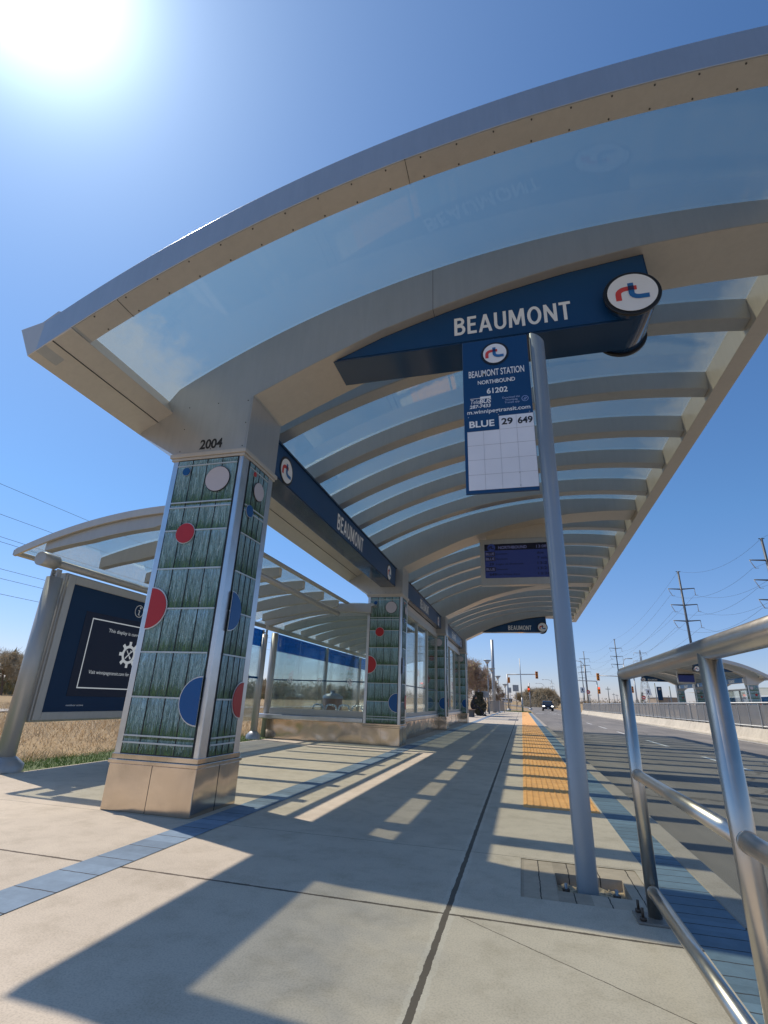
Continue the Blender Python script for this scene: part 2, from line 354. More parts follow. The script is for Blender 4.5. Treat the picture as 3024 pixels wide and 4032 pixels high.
# ------------------------------------------------------------------ mesh building
ORG = {}
def worldloc(o): return ORG.get(o.name, Vector((0, 0, 0)))
class MB:
    def __init__(s): s.v = []; s.f = []; s.uv = {}; s.sm = set()
    def face(s, pts, uv=None, smooth=False):
        i = len(s.v); s.v += [tuple(p) for p in pts]; s.f.append(tuple(range(i, i + len(pts))))
        if uv: s.uv[len(s.f) - 1] = uv
        if smooth: s.sm.add(len(s.f) - 1)
        return s
    def box(s, x0, x1, y0, y1, z0, z1):
        i = len(s.v)
        s.v += [(x0, y0, z0), (x1, y0, z0), (x1, y1, z0), (x0, y1, z0), (x0, y0, z1), (x1, y0, z1), (x1, y1, z1), (x0, y1, z1)]
        s.f += [tuple(i + k for k in q) for q in ((3, 2, 1, 0), (4, 5, 6, 7), (0, 1, 5, 4), (1, 2, 6, 5), (2, 3, 7, 6), (3, 0, 4, 7))]
        return s
    def prism(s, poly, a, b, axis='y'):
        """polygon (list of 2-tuples) extruded; axis y: poly in xz; axis x: poly in yz; axis z: poly in xy"""
        def P(p, t): return (p[0], t, p[1]) if axis == 'y' else ((t, p[0], p[1]) if axis == 'x' else (p[0], p[1], t))
        n = len(poly); i = len(s.v)
        s.v += [P(p, a) for p in poly] + [P(p, b) for p in poly]
        s.f.append(tuple(i + k for k in range(n))); s.f.append(tuple(i + n + k for k in reversed(range(n))))
        for k in range(n):
            j = (k + 1) % n; s.f.append((i + k, i + n + k, i + n + j, i + j))
        return s
    def strip(s, xs, top, bot, y0, y1):
        """slab with curved top/bottom in the xz plane"""
        n = len(xs); i = len(s.v)
        for x in xs: s.v += [(x, y0, top(x)), (x, y1, top(x)), (x, y0, bot(x)), (x, y1, bot(x))]
        for k in range(n - 1):
            a = i + 4 * k; b = a + 4
            s.f += [(a, b, b + 1, a + 1), (a + 2, a + 3, b + 3, b + 2), (a, a + 2, b + 2, b), (a + 1, b + 1, b + 3, a + 3)]
        a = i; b = i + 4 * (n - 1)
        s.f += [(a, a + 1, a + 3, a + 2), (b, b + 2, b + 3, b + 1)]
        return s
    def tube(s, p, q, r, n=12, r2=None, caps=True):
        p = Vector(p); q = Vector(q); d = (q - p).normalized()
        u = d.orthogonal().normalized(); w = d.cross(u); r2 = r if r2 is None else r2
        i = len(s.v)
        for k in range(n):
            a = 2 * math.pi * k / n; o = u * math.cos(a) + w * math.sin(a)
            s.v += [tuple(p + o * r), tuple(q + o * r2)]
        for k in range(n):
            j = (k + 1) % n; s.f.append((i + 2 * k, i + 2 * j, i + 2 * j + 1, i + 2 * k + 1)); s.sm.add(len(s.f) - 1)
        if caps:
            s.f.append(tuple(i + 2 * k for k in reversed(range(n)))); s.f.append(tuple(i + 2 * k + 1 for k in range(n)))
        return s
    def path(s, pts, r, n=10):
        for a, b in zip(pts[:-1], pts[1:]): s.tube(a, b, r, n)
        for p in pts[1:-1]: s.ball(p, r, n)
        return s
    def ball(s, c, r, n=10, sz=1):
        m = max(4, n // 2); i = len(s.v)
        for a in range(m + 1):
            t = math.pi * a / m
            for b in range(n):
                u = 2 * math.pi * b / n
                s.v.append((c[0] + r * math.sin(t) * math.cos(u), c[1] + r * math.sin(t) * math.sin(u), c[2] + r * sz * math.cos(t)))
        for a in range(m):
            for b in range(n):
                j = (b + 1) % n; s.f.append((i + a * n + b, i + (a + 1) * n + b, i + (a + 1) * n + j, i + a * n + j)); s.sm.add(len(s.f) - 1)
        return s
    def lathe(s, c, prof, n=20):
        i = len(s.v)
        for (r, z) in prof:
            for k in range(n):
                a = 2 * math.pi * k / n; s.v.append((c[0] + r * math.cos(a), c[1] + r * math.sin(a), c[2] + z))
        for t in range(len(prof) - 1):
            for k in range(n):
                j = (k + 1) % n; s.f.append((i + t * n + k, i + t * n + j, i + (t + 1) * n + j, i + (t + 1) * n + k)); s.sm.add(len(s.f) - 1)
        return s
    def build(s, name, m, parent=None, bev=0, org=None, autosm=True):
        me = bpy.data.meshes.new(name)
        o_ = Vector(org) if org else (worldloc(parent) if parent else Vector((0, 0, 0)))
        me.from_pydata([(a[0] - o_.x, a[1] - o_.y, a[2] - o_.z) for a in s.v], [], s.f)
        if s.uv:
            ul = me.uv_layers.new(name='UVMap')
            for fi, us in s.uv.items():
                for li, u in zip(me.polygons[fi].loop_indices, us): ul.data[li].uv = u
        for fi in s.sm: me.polygons[fi].use_smooth = True
        me.materials.append(m if not isinstance(m, str) else M[m]); me.validate(); me.update()
        ob = bpy.data.objects.new(name, me); C.objects.link(ob)
        if parent: ob.parent = parent; ORG[ob.name] = worldloc(parent) if not org else Vector(org)
        elif org: ob.location = o_; ORG[ob.name] = o_
        if parent and org: ob.location = Vector(org) - worldloc(parent)
        if bev:
            b = ob.modifiers.new('bevel', 'BEVEL'); b.width = bev; b.segments = 2; b.limit_method = 'ANGLE'; b.angle_limit = R_(40)
            b.harden_normals = False
        return ob
def tag(o, label, cat, group=None, kind=None):
    if label: o['label'] = label
    if cat: o['category'] = cat
    if group: o['group'] = group
    if kind: o['kind'] = kind
    return o
def thing(name, label, cat, loc=(0, 0, 0), group=None):
    o = bpy.data.objects.new(name, None); C.objects.link(o); o.location = loc; o.empty_display_size = .2
    ORG[o.name] = Vector(loc); return tag(o, label, cat, group)
def struct(o): o['kind'] = 'structure'; return o
def copy_tree(o, parent=None):
    c = o.copy(); C.objects.link(c)
    if parent: c.parent = parent
    for ch in list(o.children): copy_tree(ch, c)
    return c
def place(src, loc, rz=0, label=None, sc=None):
    c = copy_tree(src); c.location = loc; c.rotation_euler.z = rz
    if sc: c.scale = (sc, sc, sc) if not isinstance(sc, tuple) else sc
    if label: c['label'] = label
    return c

def text_mesh(s, bold=0.0):
    cu = bpy.data.curves.new('txt', 'FONT'); cu.body = s; cu.size = 1; cu.offset = bold; cu.resolution_u = 4
    ob = bpy.data.objects.new('txt', cu); C.objects.link(ob)
    dg = bpy.context.evaluated_depsgraph_get(); dg.update()
    me = bpy.data.meshes.new_from_object(ob.evaluated_get(dg))
    vs = [v.co.copy() for v in me.vertices]; fs = [tuple(p.vertices) for p in me.polygons]
    bpy.data.objects.remove(ob); bpy.data.curves.remove(cu); bpy.data.meshes.remove(me)
    return vs, fs
CAP = max(v.y for v in text_mesh('H')[0])
def text(mb, s, pos, width, height, face='front', bold=0.0, italic=0, depth=.0015, anchor='L'):
    """flat lettering; pos=(u,plane,z of base line). front: u=x facing -y; side: u=y facing +x"""
    vs, fs = text_mesh(s, bold)
    x0 = min(v.x for v in vs); x1 = max(v.x for v in vs)
    cap = CAP
    kx = width / (x1 - x0); kz = height / cap
    u0, pl, z0 = pos
    if anchor == 'C': u0 -= width / 2
    i = len(mb.v)
    for v in vs:
        z = v.y * kz; u = (v.x - x0) * kx + italic * z
        mb.v.append((u0 + u, pl, z0 + z) if face == 'front' else (pl, u0 + u, z0 + z))
    for f in fs: mb.f.append(tuple(i + k for k in f))
    return mb
def caps(mb, word, pos, width, height, face='front', w=.155):
    """condensed sans capitals drawn as ribbons; pos=(centre u, plane, base z)"""
    def arcp(cx, cz, rx, rz, a, b, n=10): return [(cx + rx * math.cos(a + (b - a) * k / n), cz + rz * math.sin(a + (b - a) * k / n)) for k in range(n + 1)]
    h = w / 2; P2 = math.pi / 2
    G = {'B': (.56, [[(h, 0), (h, 1)], [(0, 1 - h)] + [(.28, 1 - h)] + arcp(.28, .755, .165, .17, P2, -P2) + [(h, .53)], [(h, .505), (.30, .505)] + arcp(.30, .29, .19, .215, P2, -P2) + [(0, h)]]),
         'E': (.47, [[(h, 0), (h, 1)], [(0, 1 - h), (.46, 1 - h)], [(h, .52), (.42, .52)], [(0, h), (.47, h)]]),
         'A': (.66, [[(h * .9, 0), (.33, 1)], [(.66 - h * .9, 0), (.33, 1)], [(.16, .29), (.50, .29)]]),
         'U': (.60, [[(h, 1), (h, .34)] + arcp(.30, .34, .30 - h, .34 - h, math.pi, 2 * math.pi, 14) + [(.60 - h, 1)]]),
         'M': (.80, [[(h, 0), (.11, 1)], [(.80 - h, 0), (.69, 1)], [(.13, 1.0), (.40, .12)], [(.67, 1.0), (.40, .12)]]),
         'O': (.68, [arcp(.34, .5, .34 - h, .5 - h + .01, 0, 2 * math.pi, 28)]),
         'N': (.62, [[(h, 0), (h, 1)], [(.62 - h, 0), (.62 - h, 1)], [(h, .96), (.62 - h, .04)]]),
         'T': (.54, [[(.27, 0), (.27, 1)], [(0, 1 - h), (.54, 1 - h)]])}
    gap = .115; tot = sum(G[c][0] for c in word) + gap * (len(word) - 1); kx = width / tot
    u, pl, z0 = pos; x = u - width / 2; sg = -1 if face == 'front' else 1; lay = 0
    for c in word:
        for pts in G[c][1]:
            lay += 1; q = pl + sg * .0003 * (lay % 4)
            n = len(pts); L = []; closed = c == 'O'
            for k, p in enumerate(pts):
                a = pts[k - 1] if k > 0 else (pts[-2] if closed else p); b = pts[k + 1] if k < n - 1 else (pts[1] if closed else p)
                dx, dz = b[0] - a[0], b[1] - a[1]; d = math.hypot(dx, dz); nx_, nz_ = -dz / d, dx / d
                if c in 'AM' and abs(dz) > .5 and abs(dx) > .05: nx_, nz_ = -1, 0
                L.append(((p[0] + nx_ * h, p[1] + nz_ * h), (p[0] - nx_ * h, p[1] - nz_ * h)))
            def Pt(r): return (x + r[0] * kx, q, z0 + r[1] * height) if face == 'front' else (q, x + r[0] * kx, z0 + r[1] * height)
            for k in range(n - 1): mb.face([Pt(L[k][0]), Pt(L[k][1]), Pt(L[k + 1][1]), Pt(L[k + 1][0])])
        x += (G[c][0] + gap) * kx
    return mb
def disc(mb, c, r, face='front', n=32, h=.004, clip=None, a0=0, a1=2 * math.pi, rz=None):
    """disc with a little thickness; c=(u,plane,z)"""
    u0, pl, z0 = c; sg = -1 if face == 'front' else 1; full = abs(a1 - a0 - 2 * math.pi) < 1e-6
    pts = [(u0 + r * math.cos(a0 + (a1 - a0) * k / n), z0 + (rz or r) * math.sin(a0 + (a1 - a0) * k / n)) for k in range(n if full else n + 1)]
    if clip: pts = [(min(max(p[0], clip[0]), clip[1]), p[1]) for p in pts]
    mb.prism(pts, pl, pl + sg * h, 'y' if face == 'front' else 'x')
    return mb
def ring(mb, c, r0, r1, face='front', n=32):
    u0, pl, z0 = c
    def P(u, z): return (u, pl, z) if face == 'front' else (pl, u, z)
    for k in range(n):
        a = 2 * math.pi * k / n; b = 2 * math.pi * (k + 1) / n
        mb.face([P(u0 + r0 * math.cos(a), z0 + r0 * math.sin(a)), P(u0 + r0 * math.cos(b), z0 + r0 * math.sin(b)),
                 P(u0 + r1 * math.cos(b), z0 + r1 * math.sin(b)), P(u0 + r1 * math.cos(a), z0 + r1 * math.sin(a))])
    return mb
def stroke(mb, pts, w, c, R, face):
    """flat ribbon along pts (unit coords scaled by R around c)"""
    u0, pl, z0 = c; L = []
    for k, p in enumerate(pts):
        a = pts[max(0, k - 1)]; b = pts[min(len(pts) - 1, k + 1)]
        dx, dz = b[0] - a[0], b[1] - a[1]; d = math.hypot(dx, dz); nx, nz = -dz / d, dx / d
        L.append(((p[0] + nx * w / 2, p[1] + nz * w / 2), (p[0] - nx * w / 2, p[1] - nz * w / 2)))
    def P(q): return (u0 + q[0] * R, pl, z0 + q[1] * R) if face == 'front' else (pl, u0 + q[0] * R, z0 + q[1] * R)
    for k in range(len(L) - 1): mb.face([P(L[k][0]), P(L[k][1]), P(L[k + 1][1]), P(L[k + 1][0])])
    return mb
def logo(parent, c, R, face='front', black=True, disc_mat='white', colours=('red', 'lblue', 'mixd')):
    """white disc with the red r and blue t ribbon mark"""
    sg = -1 if face == 'front' else 1; u, pl, z = c
    if black: disc(MB(), (u, pl, z), R, face, 40, .004).build('logo_ring', 'black', parent)
    disc(MB(), (u, pl + sg * .004, z), R * (.84 if black else 1), face, 40, .003).build('logo_disc', disc_mat, parent)
    rp = [(-.44, -.30)] + [(-.44, .0)] + [(-.44 + .30 * (1 - math.cos(t)), .0 + .22 * math.sin(t)) for t in (.35, .7, 1.05, 1.4, 1.57)] + [(.22, .22)]
    tp = [(.02, .46), (.02, -.02)] + [(.02 + .28 * (1 - math.cos(t)), -.02 - .20 * math.sin(t)) for t in (.35, .7, 1.05, 1.4, 1.57)] + [(.60, -.22)]
    pl2 = pl + sg * .009
    stroke(MB(), rp, .2, (u - (.06 * R), pl2, z - .04 * R), R * 1.16, face).build('letter_r', colours[0], parent)
    stroke(MB(), tp, .2, (u - .06 * R, pl2 + sg * .002, z - .04 * R), R * 1.16, face).build('letter_t', colours[1], parent)
    stroke(MB(), [(.02 - .1, .22), (.02 + .1, .22)], .2, (u - .06 * R, pl2 + sg * .004, z - .04 * R), R * 1.16, face).build('letter_overlap', colours[2], parent)

# ------------------------------------------------------------------ ground
def terr(x, y):
    z = -.20
    if x < -5.3: z = -.04
    if x > 8.9: z = -.05
    if y > 62 and x < 1.2: z = -.04
    if y > 120: z += 2.6 * min(1, (y - 120) / 300) ** 1.2
    d = max(0, -x - 60) + max(0, x - 120)
    return z + .004 * min(d, 400)
xs = [-3000, -1200, -500, -250, -120, -80, -60, -45, -30, -20, -12, -8, -6, -5.31, -5.29, -3, 0, 1.19, 1.21, 4, 8.89, 8.91, 14, 20, 30, 50, 80, 120, 200, 400, 1000, 3000]
ys = [-400, -60, -20, -5, 0, 5, 10, 20, 30, 40, 50, 61.9, 62.1, 75, 90, 105, 120, 135, 150, 170, 200, 240, 290, 350, 420, 600, 1000, 2000, 4000]
g = MB()
g.v = [(x, y, terr(x, y)) for y in ys for x in xs]
nx = len(xs)
for j in range(len(ys) - 1):
    for i in range(nx - 1): g.f.append((j * nx + i, j * nx + i + 1, (j + 1) * nx + i + 1, (j + 1) * nx + i))
struct(g.build('ground', 'field'))

# platform slab with an opening for the paver pad
PX0, PX1, PY0, PY1 = -5.22, .62, -6, 62
px = [PX0, -.06, .56, PX1]; py = [PY0, 2.93, 3.58, PY1]
g = MB()
for i in range(3):
    for j in range(3):
        if (i, j) == (1, 1): continue
        g.face([(px[i], py[j], 0), (px[i + 1], py[j], 0), (px[i + 1], py[j + 1], 0), (px[i], py[j + 1], 0)])
g.face([(PX0, PY0, 0), (PX0, PY1, 0), (PX0, PY1, -.2), (PX0, PY0, -.2)])
g.face([(PX0, PY1, 0), (PX1, PY1, 0), (PX1, PY1, -.2), (PX0, PY1, -.2)])
struct(g.build('platform', 'concrete'))
g = MB()
hx = [-.06, .12, .46, .56]; hy = [2.93, 3.09, 3.38, 3.58]
for i in range(3):
    for j in range(3):
        if (i, j) == (1, 1): continue
        g.face([(hx[i], hy[j], -.003), (hx[i + 1], hy[j], -.003), (hx[i + 1], hy[j + 1], -.003), (hx[i], hy[j + 1], -.003)])
for a, b in (((.12, 3.09), (.46, 3.09)), ((.46, 3.09), (.46, 3.38)), ((.46, 3.38), (.12, 3.38)), ((.12, 3.38), (.12, 3.09))):
    g.face([(*a, -.003), (*b, -.003), (*b, -.12), (*a, -.12)])
struct(g.build('paver_surround', 'beigepave'))
# sand in the pocket
g = MB(); random.seed(3); n = 14
P = [[(.12 + .34 * i / n, 3.09 + .29 * j / n, -.060 + .012 * random.random() + (.012 if random.random() > .85 else 0)) for i in range(n + 1)] for j in range(n + 1)]
for j in range(n):
    for i in range(n): g.face([P[j][i], P[j][i + 1], P[j + 1][i + 1], P[j + 1][i]])
for k in range(60):
    x, y = .13 + .32 * random.random(), 3.10 + .27 * random.random(); g.ball((x, y, -.048), .002 + .004 * random.random(), 5)
tag(struct(g.build('sand', 'soil')), None, None)
for (x, y, l_) in ((.165, 3.21, 'left'), (.405, 3.20, 'right')):
    t = thing('anchor_bolt', 'rusty anchor bolt and nut standing in the sand pocket %s of the stop sign pole' % l_, 'bolt', (x, y, -.06), 'anchor bolts at the pole foot')
    MB().tube((x, y, -.06), (x, y, .0), .008, 8).build('threaded_rod', 'galv', t)
    MB().tube((x, y, -.04), (x, y, -.022), .018, 6).build('nut', 'bolt', t)

def sheet(name, m, x0, x1, y0, y1, z, seg=1):
    g = MB()
    for k in range(seg):
        a = y0 + (y1 - y0) * k / seg; b = y0 + (y1 - y0) * (k + 1) / seg
        g.face([(x0, a, z), (x1, a, z), (x1, b, z), (x0, b, z)])
    return struct(g.build(name, m))
sheet('paving_band', 'bluepave', -2.30, -2.06, PY0, PY1, .003)
sheet('kerb_pavers', 'bluekerb', .62, .86, PY0, 58, .0)
g = MB().box(.86, 1.01, PY0, 60, -.2, .0); struct(g.build('kerb', 'curb', bev=.012))
sheet('utility_cover', plain('dark cover', (.16, .15, .14), .7), -.80, -.25, 29.6, 33.2, .004)
sheet('drain_cover', plain('slot drain', (.14, .13, .12), .7), -1.9, .0, 38.5, 39.6, .004)
sheet('concrete_apron', plain('darker paving', (.36, .33, .28), .85, 0, .15, 4, .2), -2.0, -.8, 29.6, 33.2, .004)
# road
RW = [(4.6, -20), (4.6, 80), (4.6, 112), (3.6, 135), (.5, 160), (-5, 190), (-14, 225), (-28, 262), (-46, 300)]
sheet('road', 'asphalt', 1.01, 8.12, -20, 96, -.15, 6)
g = MB(); pr = None
for k, (cx, cy) in enumerate(RW[1:]):
    a = RW[k]; b = RW[min(k + 2, len(RW) - 1)]
    d = Vector((b[0] - a[0], b[1] - a[1])).normalized(); nn = Vector((d.y, -d.x)) * 3.55
    L = (cx - nn.x, cy - nn.y); Rr = (cx + nn.x, cy + nn.y)
    zz = max(terr(*L), terr(*Rr)) + .05
    if cy <= 112: zz = -.156
    cur = ((*L, zz), (*Rr, zz))
    if pr: g.face([pr[0], pr[1], cur[1], cur[0]])
    pr = cur
struct(g.build('far_road', 'asphalt2'))
sheet('side_road', 'asphalt2', -40, .9, 84, 92, -.032)
sheet('side_road_east', 'asphalt2', 8.3, 60, 84, 92, -.034)
# markings
g = MB(); k = 0; y = -5.6
while y < 92:
    g.face([(3.96, y, -.145), (4.07, y, -.145), (4.07, y + 2.7, -.145), (3.96, y + 2.7, -.145)]); y += 5.72
g.face([(7.92, -20, -.145), (8.02, -20, -.145), (8.02, 83, -.145), (7.92, 83, -.145)])
for x in (1.6, 2.9, 4.3, 5.6): g.face([(x, 66, -.144), (x + .9, 66, -.144), (x + .9, 67, -.144), (x, 67, -.144)])
struct(g.build('road_markings', 'paint'))
# sloped barrier
g = MB().prism([(8.12, -.2), (8.12, -.08), (8.30, -.04), (8.46, .30), (8.86, .30), (8.86, -.2)], -10, 82, 'y')
tag(g.build('median_barrier', 'barrier', bev=.015), 'long low sloped pale concrete barrier beyond the road', 'barrier')
sheet('opposite_platform', 'concrete', 14.6, 21, 38, 112, .01)
sheet('opposite_road', 'asphalt2', 9.4, 14.4, -10, 84, -.028)
sheet('footpath', plain('path', (.5, .46, .4), .9), -19.5, -17.6, -10, 120, .0)

# tactile strip
t = thing('tactile_strip', 'yellow tactile warning strip of raised domes along the platform edge', 'tactile paving', (.28, 5.2, 0))
g = MB(); y = 5.2
while y < 61.5:
    g.box(-.04, .60, y + .002, y + .608, -.01, .006); y += .61
g.build('tile_row', 'tactile', t)
g = MB(); y = 5.235; r = .0125; cs = [(math.cos(2 * math.pi * k / 7), math.sin(2 * math.pi * k / 7)) for k in range(7)]
while y < 26:
    for i in range(11):
        x = -.01 + i * .058; b = len(g.v)
        g.v += [(x + r * c, y + r * s, .006) for c, s in cs] + [(x + r * .55 * c, y + r * .55 * s, .0115) for c, s in cs]
        g.f.append(tuple(b + 7 + k for k in range(7)))
        for k in range(7): g.f.append((b + k, b + (k + 1) % 7, b + 7 + (k + 1) % 7, b + 7 + k))
    y += .061
d = g.build('dome', 'tactile', t); d['kind'] = 'stuff'

# ------------------------------------------------------------------ canopies
def arc(x): return 4.975 - (8.75 - math.sqrt(8.75 ** 2 - (x - 1.15) ** 2))
BK = [(-2.37, 3.60), (-2.0, 3.775), (-1.68, 3.92), (-1.09, 4.17), (-.5, 4.345), (0, 4.47), (.6, 4.58), (1.24, 4.65), (1.9, 4.67), (2.5, 4.65)]
def bbot(x):
    for a, b in zip(BK[:-1], BK[1:]):
        if x <= b[0]: return a[1] + (b[1] - a[1]) * (x - a[0]) / (b[0] - a[0])
    return BK[-1][1]
def lin(a, b, n): return [a + (b - a) * k / n for k in range(n + 1)]
YC = [3.63 + 6.73 * i for i in range(4)]
YN, YF = 2.37, 25.05
XL, XR = -3.64, 2.70

def make_column(parent, y0, number=True):
    X0, X1, Y1 = -3.14, -2.38, y0 + .60
    col = MB().box(X0, X1, y0, Y1, .37, 2.955).build('column', 'trim', parent, bev=.008)
    def rect(a, o): return [(X0 - o, y0 - o), (X1 + o, y0 - o), (X1 + o, Y1 + o), (X0 - o, Y1 + o)]
    MB().box(X0 - .012, X1 + .012, y0 - .012, Y1 + .012, 0, .325).build('plinth', 'steel', col, bev=.006)
    g = MB().box(X0 - .022, X1 + .022, y0 - .022, Y1 + .022, .325, .352).box(X0 - .008, X1 + .008, y0 - .008, Y1 + .008, .352, .392)
    g.build('plinth_band', 'steel', col, bev=.004)
    xm = -2.755
    MB().box(xm - .0008, xm + .0008, y0 - .0145, y0 - .011, .004, .322).build('plinth_seam', 'seam', col)
    MB().box(X1 + .011, X1 + .0145, y0 + .299, y0 + .3004, .004, .322).build('plinth_seam', 'seam', col)
    g = MB().box(X0 - .014, X1 + .014, y0 - .014, Y1 + .014, 2.945, 2.972).box(X0 - .03, X1 + .03, y0 - .03, Y1 + .03, 2.972, 3.012)
    g.build('capital_band', 'soffit', col, bev=.004)
    zs = [.40, .475, .525, .81, 1.16, 1.52, 1.87, 2.225, 2.45, 2.50, 2.88, 2.935]
    # front panel
    for (face, u0, u1, pl) in (('front', -3.07, -2.43, y0), ('side', y0 + .12, y0 + .49, X1)):
        sg = -1 if face == 'front' else 1
        def Pt(u, z, o): return (u, pl + sg * o, z) if face == 'front' else (pl + sg * o, u, z)
        def bx(g, a, b, z0, z1, o0, o1):
            lo, hi = sorted((pl + sg * o0, pl + sg * o1))
            return g.box(a, b, lo, hi, z0, z1) if face == 'front' else g.box(lo, hi, a, b, z0, z1)
        bx(MB(), u0 - .008, u1 + .008, .392, 2.943, .0, .004).build('panel_backing', 'darkline', col)
        g = MB(); n = 4; wv = (u1 - u0) / n
        for k in range(n):
            cz = [.40, .50, .81, 1.16, 1.52, 1.87, 2.225, 2.475, 2.88, 2.935]
            for a, b in zip(cz[:-1], cz[1:]):
                ua, ub = u0 + k * wv + .004, u0 + (k + 1) * wv - .004
                pts = [Pt(ua, a, .007), Pt(ub, a, .007), Pt(ub, b, .007), Pt(ua, b, .007)]
                sh = .35 if b - a < .15 else (.15 if k in (1, 2) else -.1 + .0)
                v0, v1 = (.0, .45) if a < .45 else ((.75, 1.0) if a > 2.8 else (.02 + (.12 if k in (0, 3) else 0), 1.02))
                g.face(pts, [(k, v0), (k + 1, v0), (k + 1, v1), (k, v1)])
        g.build('art_glass', 'art', col)
        rd = random.Random(int(y0 * 100) + (face == 'side')); gd = MB(); gl_ = MB(); gg = MB()
        cz = [.40, .525, .81, 1.16, 1.52, 1.87, 2.225, 2.50, 2.88, 2.935]
        def reed(g, u, a, hgt, w, lean, off, hook):
            pr = None; ns = 6; ph = rd.random() * 6.28
            for q in range(ns + 1):
                t_ = q / ns; uu = u + lean * t_ * hgt + .004 * math.sin(ph + t_ * 5) + hook * t_ ** 4
                uu = min(max(uu, u0 + .004), u1 - .004); ww = w * (1 - .75 * t_) * .5; zz = min(a + hgt * t_ * (1 - .03 * t_), 2.93)
                cur = (Pt(uu - ww, zz, off), Pt(uu + ww, zz, off))
                if pr: g.face([pr[0], pr[1], cur[1], cur[0]])
                pr = cur
        for a, b in zip(cz[:-1], cz[1:]):
            hh = b - a; dens = 58 if face == 'front' else 38
            for _ in range(dens):
                u = rd.uniform(u0 + .006, u1 - .006); reed(gd, u, a, hh * rd.uniform(.55, .98), rd.uniform(.002, .0042), rd.gauss(0, .09), .0074 + rd.random() * .0006, rd.gauss(0, .010))
            for _ in range(int(dens * .5)):
                u = rd.uniform(u0 + .006, u1 - .006); z1_ = a + hh * rd.uniform(.1, .5); reed(gl_, u, z1_, (b - z1_) * rd.uniform(.4, .95), rd.uniform(.0015, .0034), rd.gauss(0, .07), .0082 + rd.random() * .0005, rd.gauss(0, .012))
            if hh > .2 or a < .45:
                for _ in range(int(dens * 1.1)):
                    u = rd.uniform(u0 + .006, u1 - .006); reed(gg, u, a, min(hh, .3) * rd.uniform(.12, .42), rd.uniform(.0025, .005), rd.gauss(0, .25), .0088 + rd.random() * .0004, rd.gauss(0, .008))
        for k in (1, 2, 3): bx(MB(), u0 + k * wv - .0032, u0 + k * wv + .0032, .40, 2.935, .0096, .0120).build('vertical_joint', 'darkline', col)
        gd.build('dark_reeds', 'reedd', col); gl_.build('pale_reeds', 'reedl', col); gg.build('green_blades', 'reedg', col)
        for z in (.475, .525, .81, 1.16, 1.52, 1.87, 2.225, 2.45, 2.50, 2.88): bx(MB(), u0 + .002, u1 - .002, z - .006, z + .006, .007, .016).build('glazing_bar', 'bar', col)
        def dd(u, z, r, m, clip=(u0, u1), rim='rim'):
            disc(MB(), (u, pl + sg * .017, z), r, face, 40, .004, clip).build('disc_rim', rim, col)
            c2 = (clip[0], clip[1])
            disc(MB(), (u, pl + sg * .021, z), r * .945, face, 40, .006, c2).build('disc', m, col)
        if face == 'front':
            dd(-2.955, 2.815, .042, 'dblue'); dd(-2.605, 2.715, .130, 'dwhite', rim='black'); dd(-2.845, 2.195, .098, 'dred')
            dd(-3.07, 1.525, .182, 'dred'); dd(-2.43, .795, .185, 'dblue')
        else:
            dd(y0 + .205, 2.84, .025, 'dred'); dd(y0 + .315, 2.70, .095, 'dwhite', rim='black'); dd(y0 + .20, 2.46, .06, 'dblue')
            dd(u0, 1.52, .17, 'dblue'); dd(u1, .81, .15, 'dred')
    # cover plate above the capital with stencilled number
    MB().box(-3.115, -2.385, y0 - .0035, y0, 3.013, 3.585).build('cover_plate', 'panel', col)
    for x, z in ((-3.09, 3.05), (-2.75, 3.05), (-2.41, 3.05), (-3.09, 3.30), (-2.41, 3.30), (-3.08, 3.55), (-2.75, 3.56), (-2.42, 3.55)):
        disc(MB(), (x, y0 - .004, z), .0055, 'front', 8, .003).build('screw', 'seam', col)
    if number:
        g = text(MB(), '2004', (-2.875, y0 - .0055, 3.058), .245, .095, bold=.03)
        g.build('lettering', 'black', col)
    return col

